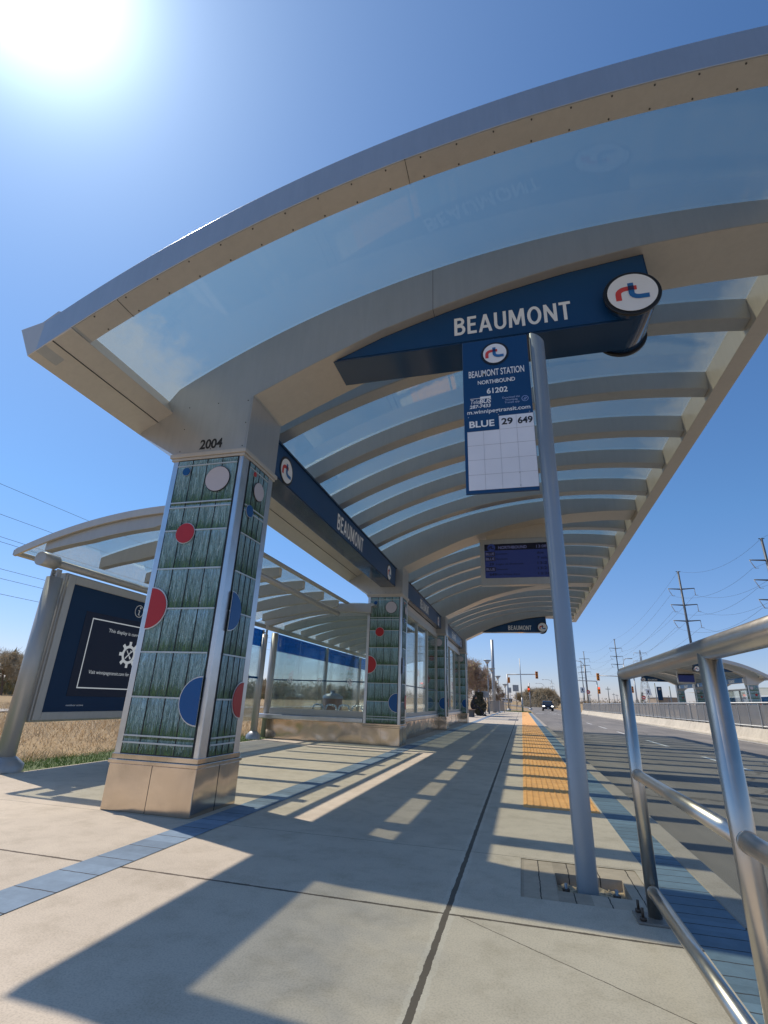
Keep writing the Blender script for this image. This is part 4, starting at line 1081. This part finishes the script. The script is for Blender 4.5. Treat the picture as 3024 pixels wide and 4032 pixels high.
# ------------------------------------------------------------------ trees
def make_tree(name, label, seed, H, spread, twig='twig', bud=None, levels=4, dens=1.0, group=None, trunk_r=None, twn=1, twl=.3, twr=.006):
    rnd = random.Random(seed)
    t = thing(name, label, 'tree', (0, 0, 0), group)
    tr = MB(); cr = MB(); bd_ = MB()
    def grow(p, d, L, r, lv):
        n = 2 if lv > 0 else 1; q = p
        for k in range(n):
            d2 = (d + Vector((rnd.gauss(0, .12), rnd.gauss(0, .12), rnd.gauss(.03, .06)))).normalized(); q2 = q + d2 * L / n
            r2 = r * .82
            (tr if lv >= levels - 1 else cr).tube(q, q2, r, 6 if lv > 1 else 3, r2, False); q = q2; r = r2; d = d2
            if lv > 0:
                m = rnd.choice((2, 3)) if k == n - 1 else rnd.choice((1, 1, 2))
                m = max(1, int(m * dens + rnd.random() * .6))
                for _ in range(m):
                    a = rnd.random() * 6.28; tilt = rnd.uniform(.35, .95) * spread
                    u = d.orthogonal().normalized(); w = d.cross(u)
                    nd = (d * math.cos(tilt) + (u * math.cos(a) + w * math.sin(a)) * math.sin(tilt)).normalized()
                    nd.z += .12; nd.normalize()
                    grow(q, nd, L * rnd.uniform(.5, .78), r * .62, lv - 1)
        if lv == 0 and bud and rnd.random() < .75:
            for _ in range(3):
                c = p + (q - p) * rnd.random() + Vector((rnd.gauss(0, .03),) * 3); s_ = .02 + .03 * rnd.random()
                bd_.face([c, c + Vector((s_, 0, s_)), c + Vector((0, s_, 2 * s_))])
        if lv <= 1:
            for _ in range(twn):
                c = p + (q - p) * rnd.random(); w = Vector((rnd.gauss(0, 1), rnd.gauss(0, 1), rnd.gauss(.5, 1))).normalized() * twl * rnd.uniform(.5, 1.2)
                cr.tube(c, c + w, twr, 3, twr * .4, False)
    grow(Vector((0, 0, -.05)), Vector((0, 0, 1)), H * .33, trunk_r or H * .018, levels)
    tr.build('trunk', 'bark', t)
    c = cr.build('crown', twig, t)
    if bud: bd_.build('buds', bud, c)
    return t
# near-side young trees left of the platform beyond the canopy
A = make_tree('street_tree', 'bare branching tree with pale buds beside the platform, nearest the canopy end', 11, 5.0, 1.0, 'twig', 'bud', 5, 1.15, 'bare trees beyond the canopy end', .08, 4, .45, .010)
A.location = (-4.3, 38, 0)
place(A, (-3.7, 45, 0), 2.1, 'bare branching tree with pale buds second from the canopy end', .98)
place(A, (-3.3, 53, 0), 4.0, 'bare branching tree with pale buds farthest from the canopy end', .85)
B1 = make_tree('bare_tree', 'x', 21, 7.0, 1.05, 'twigfar', None, 4, 1.35, 'bare trees along the field edge', None, 3, .7, .022)
B2 = make_tree('bare_tree', 'x', 33, 6.0, 1.2, 'twigfar', None, 4, 1.45, 'bare trees along the field edge', None, 3, .7, .022)
B3 = make_tree('bare_tree', 'x', 47, 5.2, 1.3, 'twigfar', None, 4, 1.5, 'bare trees along the field edge', None, 3, .7, .022)
srcs = [B1, B2, B3]; used = set(); rn = random.Random(5)
def field_tree(x, y, sc, lab):
    k = rn.randrange(3); s = srcs[k]
    if k not in used: used.add(k); o = s; o.location = (x, y, terr(x, y)); o.rotation_euler.z = rn.random() * 6; o.scale = (sc,) * 3
    else: o = place(s, (x, y, terr(x, y)), rn.random() * 6, None, sc)
    o['label'] = lab; return o
# belt on the left: x ~ -50, y 30..150
for k in range(34):
    y = 30 + k * 4.2 + rn.uniform(-1, 1); x = -47 - rn.uniform(0, 9)
    field_tree(x, y, rn.uniform(.55, .8) * (1.2 if k in (2, 3, 15) else 1), 'bare tree in the belt along the far edge of the dry field on the left')
# mound of trees right ahead by the road, y ~160
for k in range(20):
    x = -1 + 11 * k / 19 + rn.uniform(-.4, .4); e = 1 - abs(k - 9.5) / 10.5
    field_tree(x, 158 + rn.uniform(-4, 6), (.55 + .62 * e ** .5), 'bare tree in the rounded clump beside the road ahead')['group'] = 'bare trees in the clump beside the road'
# far wood lines as masses
def far_wood(name, x0, x1, y, h, n, seed, lab, m='twigfar', fw=.10):
    r = random.Random(seed); g = MB()
    for k in range(n):
        x = r.uniform(x0, x1); yy = y + r.uniform(-8, 8); z0 = terr(x, yy); hh = h * r.uniform(.35, 1)
        w = r.uniform(.3, 1.0) * h * fw; a = r.uniform(0, 3.14)
        z = z0 + hh * r.random()
        c, s = math.cos(a) * w, math.sin(a) * w
        g.face([(x - c, yy - s, z), (x + c, yy + s, z + r.uniform(-.3, .3) * w), (x + r.uniform(-w, w), yy, z + w * r.uniform(.8, 2.4))])
    for k in range(int(abs(x1 - x0) / 3)):
        x = r.uniform(x0, x1); yy = y + r.uniform(-8, 8); z0 = terr(x, yy); g.tube((x, yy, z0), (x + r.uniform(-1, 1), yy, z0 + h * r.uniform(.5, 1)), .08, 3, .02, False)
    return tag(g.build(name, m), lab, 'woodland', None, 'stuff')
far_wood('clump_thicket', .0, 9.5, 158, 4.2, 9000, 8, 'low bare thicket filling the rounded tree clump ahead', fw=.035)
far_wood('left_thicket', -400, -56, 150, 5.5, 9000, 1, 'brown thicket behind the field on the left')
g = MB(); r = random.Random(9)
for k in range(30000):
    y = 24 + 166 * r.random() ** 1.3; x = -50 - r.uniform(0, 8); z0 = terr(x, y); h = 4.3 * r.uniform(.1, 1) * (.75 + .3 * math.sin(y * .5)); w = r.uniform(.06, .26)
    a = r.uniform(0, 3.14); c, s = math.cos(a) * w, math.sin(a) * w; z = z0 + h * r.random()
    g.face([(x - c, y - s, z), (x + c, y + s, z), (x + r.uniform(-w, w), y + r.uniform(-w, w), z + w * r.uniform(1, 4))])
tag(g.build('undergrowth', plain('brush', (.26, .235, .13), .9, 0, .5, .5)), 'tangled brown undergrowth below the bare trees on the left', 'undergrowth', None, 'stuff')
far_wood('distant_woodland', -300, 330, 520, 6, 14000, 2, 'thin brown tree line on the horizon')
g = MB()
for x, y, h in ((-14, 330, 8), (-11, 332, 7), (76, 372, 9), (80, 374, 7), (72, 370, 6)):
    z = terr(x, y); g = MB().tube((x, y, z), (x, y, z + h * .2), .2, 6); rr = random.Random(int(x))
    e = MB()
    for k in range(260):
        q = rr.random(); rad = (1 - q) * h * .22 * rr.random() ** .5; a = rr.random() * 6.28; zz = z + h * (.12 + .88 * q); w = .5
        e.face([(x + rad * math.cos(a), y + rad * math.sin(a), zz), (x + (rad + w) * math.cos(a), y + (rad + w) * math.sin(a), zz - .5), (x + rad * math.cos(a + .4), y + rad * math.sin(a + .4), zz - .3)])
    t = thing('spruce', 'small dark conical spruce on the horizon %s' % ('left of the road ahead' if x < 0 else 'behind the opposite signals'), 'tree', (x, y, z), 'dark spruces on the horizon')
    g.build('trunk', 'bark', t); e.build('crown', 'needle', t)

# dark shrub near the seated person
t = thing('evergreen_shrub', 'dark dense evergreen shrub behind the seated person', 'shrub', (-2.9, 37.5, 0)); rr = random.Random(4)
e = MB()
for k in range(5000):
    a = rr.random() * 6.28; q = rr.random(); rad = .52 * math.sin(min(1, q * 1.25 + .12) * math.pi * .82) * rr.random() ** .4; z = 1.5 * q; w = .07
    x, y = -2.9 + rad * math.cos(a), 37.5 + rad * math.sin(a)
    e.face([(x, y, z), (x + rr.uniform(-w, w), y + rr.uniform(-w, w), z + rr.uniform(0, w)), (x + rr.uniform(-w, w), y + rr.uniform(-w, w), z + w)])
e.build('crown', 'needle', t); MB().tube((-2.9, 37.5, 0), (-2.9, 37.5, .5), .05, 6).build('trunk', 'bark', t)

# grass
def blades(name, m, n, xr, yr, h, seed, lab, w=.006, dens=None, lean=.3):
    r = random.Random(seed); g = MB()
    for k in range(n):
        x = xr[0] + (xr[1] - xr[0]) * r.random() ** (dens or 1); y = r.uniform(*yr); z = terr(x, y) + .0
        hh = h * r.uniform(.35, 1.1) * (.7 + .5 * math.sin(x * 1.3 + 2 * math.sin(y * .7)) * math.sin(y * 1.1 + x * .4)); a = r.uniform(0, 3.14); c, s = math.cos(a) * w, math.sin(a) * w
        lx, ly = r.gauss(0, lean) * hh, r.gauss(0, lean) * hh
        g.face([(x - c, y - s, z), (x + c, y + s, z), (x + lx, y + ly, z + hh)])
    return tag(g.build(name, m), lab, 'grass', None, 'stuff')
blades('dry_grass', 'drygrass', 70000, (-6.0, -26), (1.5, 40), .27, 1, 'tall dry tan grass filling the field left of the platform', .0055, 1.7, .8)
blades('green_grass', 'greengrass', 20000, (-5.24, -6.3), (0, 30), .09, 2, 'strip of short green grass along the platform edge', .005, 1.0, .5)
sheet('verge', 'lawn', -6.2, -5.22, -6, 62, -.036)
blades('verge_grass', 'greengrass', 5000, (-3.5, 1.0), (62.2, 68), .12, 3, 'small green grass patch at the far end of the platform', .02)
sheet('far_verge', 'lawn', -4, 1.0, 62.2, 69, -.03)

# ------------------------------------------------------------------ poles, signals, power line
def zt(v, y): return .86 + v * y
def monopole(x, y, H, arms, half, label):
    t = thing('power_pole', label, 'power pole', (x, y, 0), 'steel power poles of the line on the right')
    z0 = terr(x, y)
    MB().tube((x, y, z0), (x, y, H), .011 * H, 10, .0065 * H).box(x - .5, x + .5, y - .06, y + .06, H - .15, H).build('shaft', 'darkpole', t)
    for za in arms:
        am = MB().tube((x - half, y, za + .12), (x, y, za - .05), .10, 6, .16).tube((x + half, y, za + .12), (x, y, za - .05), .10, 6, .16).build('cross_arm', 'darkpole', t)
        for s in (-1, 1):
            g = MB(); g.tube((x + s * half, y, za + .1), (x + s * (half - .35) + .35, y, za - 1.5), .07, 5).tube((x + s * (half - .35) + .3, y, za - 1.5), (x + s * (half - .35) + .9, y, za - 1.5), .05, 4); g.build('insulator', 'galv', am)
    return t
PL = []
for (a, b, H, lab) in ((.4402, .2975, 32, 'tallest steel power pole at the right edge of the picture'), (.2947, .2400, 32, 'tall steel power pole rising above the handrail, second from the right'), (.1704, .1166, 32, 'steel power pole third from the right'), (.1154, .0942, 30, 'distant steel power pole right of the stop sign pole'), (.1089, .0773, 30, 'slender distant power pole next to the fourth'), (.0554, .0433, 28, 'farthest visible power pole, left of the stop sign pole')):
    y = (H - .86) / b; x = a * y; PL.append((x, y, H))
    k = H / 32
    monopole(x, y, H, [z * k for z in (27.7, 23.9, 20.2)], 2.8 * k * (1 if H > 29 else .9), lab)
def wire(g, p, q, sag, r, n=14):
    p = Vector(p); q = Vector(q); pr = p
    for k in range(1, n + 1):
        s_ = k / n; c = p.lerp(q, s_); c.z -= sag * 4 * s_ * (1 - s_); g.tube(pr, c, r, 3, None, False); pr = c
t = thing('power_lines', 'thin power cables strung between the steel poles on the right', 'cables', (0, 0, 0))
chain = [(PL[0][0] + 12, -60, 32)] + PL[:4]
for lv in (27.7, 23.9, 20.2, 32):
    for s in ((-1, 1) if lv < 30 else (0,)):
        g = MB()
        for a, b in zip(chain[:-1], chain[1:]):
            off = lambda P_: (P_[0] + s * 2.6, P_[1], (lv - (1.5 if lv < 30 else 0)) * P_[2] / 32)
            wire(g, off(a), off(b), 2.5, .022)
        g.build('cable', 'darkpole', t)
def lattice(x, y, H, label):
    t = thing('lattice_tower', label, 'pylon', (x, y, 0), 'steel lattice towers')
    z0 = terr(x, y); g = MB(); lv = lin(0, 1, 9)
    def w(q): return 3.2 * (1 - q / .62) + .9 if q < .62 else .9 * (1 - (q - .62) / .5)
    def cn(q, i): s = w(q); return (x + (s if i in (0, 3) else -s), y + (s if i < 2 else -s), z0 + H * q)
    for a, b in zip(lv[:-1], lv[1:]):
        for i in range(4):
            j = (i + 1) % 4; g.tube(cn(a, i), cn(b, i), .14, 4, None, False); g.tube(cn(a, i), cn(b, j), .08, 3, None, False); g.tube(cn(a, j), cn(b, i), .08, 3, None, False); g.tube(cn(b, i), cn(b, j), .08, 3, None, False)
    g.build('frame', 'galv', t); g = MB()
    for q, hl in ((.62, 5), (.80, 5.5), (.95, 4.4)):
        z = z0 + H * q
        for s in (-1, 1):
            g.tube((x, y, z + .5), (x + s * hl, y, z), .12, 4); g.tube((x, y, z - 1), (x + s * hl, y, z), .1, 4); g.tube((x + s * hl, y, z), (x + s * (hl + .3), y, z - 2), .12, 4)
    g.build('cross_arm', 'galv', t); return t
lattice(.2103 * 427, 427, 40, 'grey lattice tower above the opposite station')
lattice(-70, 216, 30, 'lattice tower seen through the waiting room glass')
lattice(-70, -120, 30, 'lattice tower out beyond the left edge carrying the left cables')
t = thing('power_lines', 'thin power cables crossing the sky at the left edge', 'cables', (-70, 0, 0))
for k_ in (.394, .335, .2916, .282, .230, .2117, .182):
    g = MB(); X0 = 70; z = .86 + k_ * X0; wire(g, (-70, -120, z), (-70, 216, z), .8, .03, 24); g.build('cable', 'darkpole', t)

def signal_head(x, y, z0, z1, lit=None, par=None, wd=None):
    w_ = wd or (z1 - z0) * .19
    h = MB().box(x - w_, x + w_, y - .12, y + .12, z0, z1).build('signal_head', 'amber', par, bev=.03)
    for k in range(3):
        zz = z1 - (z1 - z0) * (k + .5) / 3; r = (z1 - z0) * .13
        v = MB().tube((x, y - .12, zz), (x, y - .34, zz), r, 12, None, False).build('visor', 'amber', h)
        MB().tube((x, y - .121, zz), (x, y - .14, zz), r * .85, 12).build('lens', 'redlamp' if (lit == k) else 'darkpole', h)
def sig(x, y, H, arm, heads, label):
    t = thing('traffic_signal', label, 'traffic light', (x, y, 0), 'traffic signals at the junction')
    MB().tube((x, y, -.05), (x, y, H), .13, 12, .09).lathe((x, y, 0), [(.3, -.05), (.3, .1), (.14, .2)]).build('pole', 'galv', t)
    if arm: MB().tube((x, y, arm[1]), (arm[0], y, arm[1] + .1), .075, 8, .05).build('mast_arm', 'galv', t)
    for (hx_, z0, z1, lit) in heads: signal_head(hx_, y - .2, z0, z1, lit, t)
    return t
sig(-1.77, 75, 4.72, (2.1, 4.68), [(2.22, 4.2, 5.15, None), (-1.55, 3.55, 4.3, None)], 'traffic signal with mast arm just beyond the far end of the near platform')
sig(1.50, 100, 4.5, None, [(1.36, 2.95, 3.97, 1)], 'lone signal post straight ahead left of the dark car')
sig(17.5, 90, 5.5, (12.2, 5.5), [(12.15, 4.8, 5.93, None), (17.0, 3.1, 4.06, None)], 'traffic signal with long mast arm behind the first handrail post')
sig(13.9, 105, 5.3, (7.5, 5.35), [(14.1, 3.14, 4.3, 0)], 'traffic signal with a lit red lamp between the stop pole and the handrail')
def board_sign(x, y, z0, z1, w_, kind, label):
    t = thing('road_sign', label, 'road sign', (x, y, 0), 'road signs at the junction')
    MB().tube((x, y + .05, -.05), (x, y + .05, z1), .04, 8).build('post', 'galv', t)
    if kind == 'noentry':
        disc(MB(), (x, y, (z0 + z1) / 2), (z1 - z0) / 2, 'front', 24, .02).build('sign_face', 'red', t)
        MB().box(x - w_ * .7, x + w_ * .7, y - .03, y - .021, (z0 + z1) / 2 - .06, (z0 + z1) / 2 + .06).build('white_bar', 'white', t)
    else:
        MB().box(x - w_, x + w_, y - .02, y, z0, z1).build('sign_face', 'white' if kind == 'ped' else 'galv', t)
        if kind == 'ped':
            g = MB(); h = z1 - z0; c = (x, y - .025, (z0 + z1) / 2)
            disc(g, (x, y - .022, z1 - h * .18), h * .07, 'front', 10, .004)
            stroke(g, [(.02, .42), (.02, .0)], .16, c, h, 'front') if 0 else stroke(g, [(.0, .26), (.0, -.02)], .15, c, h, 'front')
            stroke(g, [(.0, .0), (-.14, -.2), (-.2, -.38)], .08, c, h, 'front'); stroke(g, [(.0, .0), (.1, -.18), (.16, -.38)], .08, c, h, 'front')
            stroke(g, [(.0, .2), (-.17, .04)], .06, c, h, 'front'); stroke(g, [(.0, .2), (.16, .06)], .06, c, h, 'front')
            g.build('pictogram', 'black', t)
    return t
board_sign(9.1, 85, 2.75, 3.55, .33, 'ped', 'square white pedestrian sign right of the stop sign pole')
board_sign(9.95, 85.5, 2.65, 3.2, .2, 'noentry', 'round red no entry sign beside the left pedestrian sign')
board_sign(19.4, 90.5, 2.85, 3.72, .36, 'ped', 'square white pedestrian sign right of the first handrail post')
board_sign(18.75, 91, 2.2, 2.75, .22, 'noentry', 'round red no entry sign below the right pedestrian sign')
board_sign(.0 - .75, 79, 2.55, 3.45, .42, 'plain', 'grey back of a square sign left of the tall bare pole')
board_sign(-2.0 + .45, 77, 2.3, 3.0, .2, 'plain', 'small grey sign plate on the post by the mast arm signal')
tag(MB().tube((.05, 67.2, -.05), (.03, 67.2, 6.25), .075, 10, .05).tube((.05, 67.2, -.05), (.05, 67.2, 1.6), .11, 10, .09).build('bare_pole', 'galv', org=(.05, 67.2, 0)), 'tall bare grey pole on the grass at the far end of the platform', 'pole')
tag(MB().tube((-2.56, 52, 0), (-2.56, 52, 6.8), .17, 14, .15).build('steel_mast', 'galv', org=(-2.56, 52, 0)), 'thick pale steel mast among the bare trees left of the platform', 'mast')
def lamp(x, y, H, label):
    t = thing('platform_lamp', label, 'lamp', (x, y, 0), 'flat topped platform lamps')
    MB().tube((x, y, 0), (x, y, H - .35), .06, 10).build('pole', 'galv', t)
    MB().lathe((x, y, 0), [(.05, H - .35), (.26, H - .06), (.24, H - .05)], 14).build('bowl', 'panel', t)
    MB().lathe((x, y, 0), [(.02, H + .01), (.32, H), (.32, H - .05), (.02, H - .05)], 16).build('lamp_cap', 'shelter', t)
for a in ((-2.68, 45, 4.3, 'flat topped lamp nearest the canopy, among the bare trees'), (-2.62, 51, 4.0, 'flat topped lamp beside the thick steel mast'), (-2.3, 56, 3.55, 'flat topped lamp right of the steel mast'), (-1.76, 61.5, 2.95, 'short flat topped lamp at the far end of the platform')): lamp(*a)
def cobra(x, y, H, L, label, s=-1):
    t = thing('street_lamp', label, 'street lamp', (x, y, 0), 'curved street lamps by the road')
    MB().tube((x, y, terr(x, y)), (x, y, H - 1.2), .12, 8, .08).build('pole', 'galv', t)
    pts = [(x, y, H - 1.2), (x + s * L * .08, y, H - .6), (x + s * L * .3, y, H - .15), (x + s * L * .6, y, H), (x + s * L, y, H)]
    MB().path(pts, .06, 6).build('arm', 'galv', t)
    MB().box(*sorted((x + s * L, x + s * (L + .7))), y - .14, y + .14, H - .1, H + .04).build('lamp_head', 'galv', t)
cobra(.1140 * 130, 130, zt(.0774, 130), 2.6, 'curved street lamp between the stop pole and the fourth power pole')
cobra(.1803 * 120, 120, zt(.083, 120), -1.2 * -1, 'street lamp curving right above the start of the handrail', 1)
cobra(.0554 * 210, 210, zt(.0435, 210), 2.8, 'distant street lamp just left of the stop sign pole')
cobra(.0415 * 220, 220, zt(.0366, 220), 2.6, 'distant street lamp above the rounded tree clump')
g = MB()
for k, (a, b, y) in enumerate(((.1495, .034, 200), (.118, .022, 260), (.158, .024, 300), (.163, .022, 320), (.171, .025, 340), (.182, .020, 330), (.245, .022, 210), (.262, .02, 200), (.09, .02, 300))):
    x = a * y; tp = MB().tube((x, y, terr(x, y)), (x, y, zt(b, y)), .14, 6, .1).box(x - .8, x + .8, y - .08, y + .08, zt(b, y) - .9, zt(b, y) - .72)
    tag(tp.build('utility_pole', 'darkpole', org=(x, y, 0)), 'small distant wooden utility pole on the horizon at the right', 'utility pole', 'distant utility poles on the horizon')
t = thing('low_building', 'long low tan building behind the opposite platform', 'building', (60, 240, 0))
MB().box(.231 * 240, .262 * 240, 240, 262, .2, zt(.0185, 240)).build('wall', 'building', t); MB().box(.230 * 240, .2625 * 240, 239.6, 262.4, zt(.0185, 240), zt(.0195, 240)).build('roof', 'galv', t)
MB().box(.245 * 240, .2475 * 240, 239.85, 239.98, .6, 3.2).build('door', 'darkpole', t)
g = None
for k, (x0, x1, h) in enumerate(((70, 84, 2.6), (104, 122, 2.4), (44, 52, 2.4))):
    y = 700 + 8 * k; z = terr(x0, y); t = thing('distant_house', ('pale far house row on the horizon, nearest the red signal', 'pale far house row on the horizon, right one', 'pale far house row on the horizon, left one')[k], 'house', (x0, y, z), 'far houses on the horizon')
    MB().box(x0, x1, y, y + 10, z, z + h).build('wall', 'building', t); MB().prism([(x0 - .5, z + h), (x1 + .5, z + h), ((x0 + x1) / 2, z + h + 2.4)], y - .5, y + 10.5, 'y').build('roof', 'galv', t)

# platform end furniture: glass screens, solar panel
for k, (x, y, w_, h) in enumerate(((-2.45, 50, .9, 1.05), (-2.15, 55, .8, 1.1))):
    t = thing('wind_screen', ('low grey translucent screen beside the steel mast', 'low grey translucent screen nearest the short lamp')[k], 'screen', (x, y, 0), 'low screens at the platform end')
    MB().box(x - w_ / 2, x + w_ / 2, y, y + .02, .1, h).build('panel', 'perf', t)
    for s in (-1, 1): MB().box(x + s * w_ / 2 - .03, x + s * w_ / 2 + .03, y - .03, y + .05, 0, h + .05).build('post', 'galv', t)
t = thing('solar_sign', 'grey tilted solar panel on a post above the seated person', 'solar panel', (-3.0, 38.6, 0))
MB().tube((-3.0, 38.6, 0), (-3.0, 38.6, 2.6), .05, 8).build('post', 'galv', t)
g = MB(); n_ = [(-3.62, 38.2, 2.20), (-2.58, 38.2, 2.42), (-2.40, 38.8, 2.92), (-3.30, 38.8, 2.86)]
g.face(n_); g.face([(a, b + .03, c - .05) for a, b, c in reversed(n_)])
for k in range(4):
    a, b = n_[k], n_[(k + 1) % 4]; g.face([a, (a[0], a[1] + .03, a[2] - .05), (b[0], b[1] + .03, b[2] - .05), b])
g.build('panel', 'shelter', t)
MB().box(-2.75, -2.25, 37.9, 37.93, 1.2, 1.62).tube((-2.5, 37.95, 0), (-2.5, 37.95, 1.2), .03, 8).build('notice_board', 'galv', t)

# bench and seated person
t = thing('platform_bench', 'low bench beyond the last column under the seated person', 'bench', (-3.1, 33.5, 0))
MB().box(-3.35, -2.90, 32.8, 34.3, .40, .45).build('seat', 'brown', t, bev=.01)
for y in (32.95, 34.1): MB().box(-3.3, -2.95, y, y + .06, 0, .40).build('leg', 'darkpole', t)
def person():
    verts = [(0, 0, 0), (0, 0, .18), (.05, 0, .38), (.10, 0, .50), (.13, 0, .58), (.19, 0, .66),
             (.04, -.20, .42), (.16, -.24, .20), (.33, -.16, .12), (.04, .20, .42), (.16, .24, .20), (.33, .16, .12),
             (.05, -.10, -.02), (.42, -.14, .07), (.72, -.13, -.30), (.80, -.13, -.40), (.93, -.13, -.42),
             (.05, .10, -.02), (.40, .12, .05), (.60, .12, -.32), (.66, .12, -.40), (.80, .12, -.42)]
    rad = [.15, .14, .15, .065, .085, .11, .055, .045, .04, .055, .045, .04, .09, .065, .045, .045, .035, .09, .065, .045, .045, .035]
    edges = [(0, 1), (1, 2), (2, 3), (3, 4), (4, 5), (2, 6), (6, 7), (7, 8), (2, 9), (9, 10), (10, 11), (0, 12), (12, 13), (13, 14), (14, 15), (15, 16), (0, 17), (17, 18), (18, 19), (19, 20), (20, 21)]
    me = bpy.data.meshes.new('person'); me.from_pydata(verts, edges, []); me.materials.append(M['cloth'])
    o = bpy.data.objects.new('person', me); C.objects.link(o); o.location = (-3.05, 33.5, .52)
    sk = o.modifiers.new('skin', 'SKIN')
    for v, r in zip(me.skin_vertices[0].data, rad): v.radius = (r, r)
    me.skin_vertices[0].data[0].use_root = True
    o.modifiers.new('sub', 'SUBSURF').levels = 1; o.modifiers['sub'].render_levels = 2
    tag(o, 'person in dark clothes sitting with legs stretched out beyond the last column', 'person')
    ORG[o.name] = Vector((-3.05, 33.5, .52))
    MB().ball((-2.865, 33.5, 1.185), .112, 12, 1.1).build('hood', 'hair', o)
    MB().ball((-2.80, 33.5, 1.14), .075, 12, 1.25).build('face', 'skin', o)
    for s in (-1, 1):
        g = MB(); 
        for k in range(4): g.path([(-2.70, 33.5 + s * (.13 + .018 * k - .03), .64), (-2.64 - .004 * k, 33.5 + s * (.13 + .018 * k - .03), .62), (-2.62, 33.5 + s * (.13 + .018 * k - .03), .59)], .009, 5)
        g.path([(-2.71, 33.5 + s * .09, .65), (-2.67, 33.5 + s * .07, .64)], .010, 5); g.build('hand', 'skin', o)
person()

# car
def car(x, y):
    t = thing('dark_car', 'dark blue sport utility car with lit headlamps coming along the road', 'car', (x, y, -.15)); z = -.15
    # side profile (y, z), front faces -y
    prof = [(0, .35), (0, .75), (.12, .92), (.9, 1.05), (1.55, 1.58), (2.0, 1.68), (3.6, 1.68), (4.2, 1.15), (4.45, 1.05), (4.5, .4), (4.3, .28), (.2, .28)]
    g = MB(); n = len(prof)
    rows = []
    for s, k in ((-1, 0), (-.9, 1), (.9, 1), (1, 0)):
        rows.append([(x + s * (.93 if p[1] < 1.1 else .93 - (p[1] - 1.1) * .32), y + p[0] + (.03 if k == 0 else 0), z + p[1] * (1 if k else .98)) for p in prof])
    for a, b in zip(rows[:-1], rows[1:]):
        for k in range(n): g.face([a[k], a[(k + 1) % n], b[(k + 1) % n], b[k]])
    g.face(rows[0]); g.face(list(reversed(rows[-1]))); g.build('body', 'carpaint', t)
    MB().face([(x - .72, y + .98, z + 1.115), (x + .72, y + .98, z + 1.115), (x + .60, y + 1.50, z + 1.57), (x - .60, y + 1.50, z + 1.57)]).build('windscreen', 'carglass', t)
    for s in (-1, 1):
        MB().face([(x + s * .895, y + 1.3, z + 1.12), (x + s * .895, y + 3.7, z + 1.12), (x + s * .80, y + 3.4, z + 1.55), (x + s * .80, y + 1.7, z + 1.55)]).build('side_window', 'carglass', t)
        MB().box(*sorted((x + s * .55, x + s * .88)), y - .02, y + .03, z + .72, z + .86).build('headlight', 'headlamp', t)
        MB().box(*sorted((x + s * .93, x + s * 1.08)), y + 1.25, y + 1.4, z + 1.05, z + 1.2).build('mirror', 'carpaint', t)
        for yy in (.85, 3.6):
            w = MB().tube((x + s * .70, y + yy, z + .34), (x + s * .93, y + yy, z + .34), .34, 18).build('wheel', 'tyre', t)
            MB().tube((x + s * .93, y + yy, z + .34), (x + s * .94, y + yy, z + .34), .2, 12).build('rim', 'galv', w)
    MB().box(x - .5, x + .5, y - .012, y + .01, z + .55, z + .72).build('grille', 'black', t)
    MB().box(x - .16, x + .16, y - .03, y - .013, z + .42, z + .52).build('number_plate', 'white', t)
car(4.45, 98)
# bus
bx_, by_ = -7.9, 300; z = .86
t = thing('white_bus', 'small distant white bus crossing left of the road', 'bus', (bx_, by_, z))
MB().box(bx_ - 2.8, bx_ + 2.8, by_, by_ + 2.5, z + .4, z + 2.9).build('body', 'buswhite', t, bev=.2)
MB().box(bx_ - 2.6, bx_ + 1.0, by_ - .02, by_, z + 1.5, z + 2.2).build('window', 'carglass', t)
MB().box(bx_ + 1.2, bx_ + 2.7, by_ - .02, by_, z + 1.0, z + 2.5).build('windscreen', 'carglass', t)
for s in (-1.7, 1.5): MB().tube((bx_ + s, by_ - .03, z + .45), (bx_ + s, by_ + .3, z + .45), .45, 12).build('wheel', 'tyre', t)
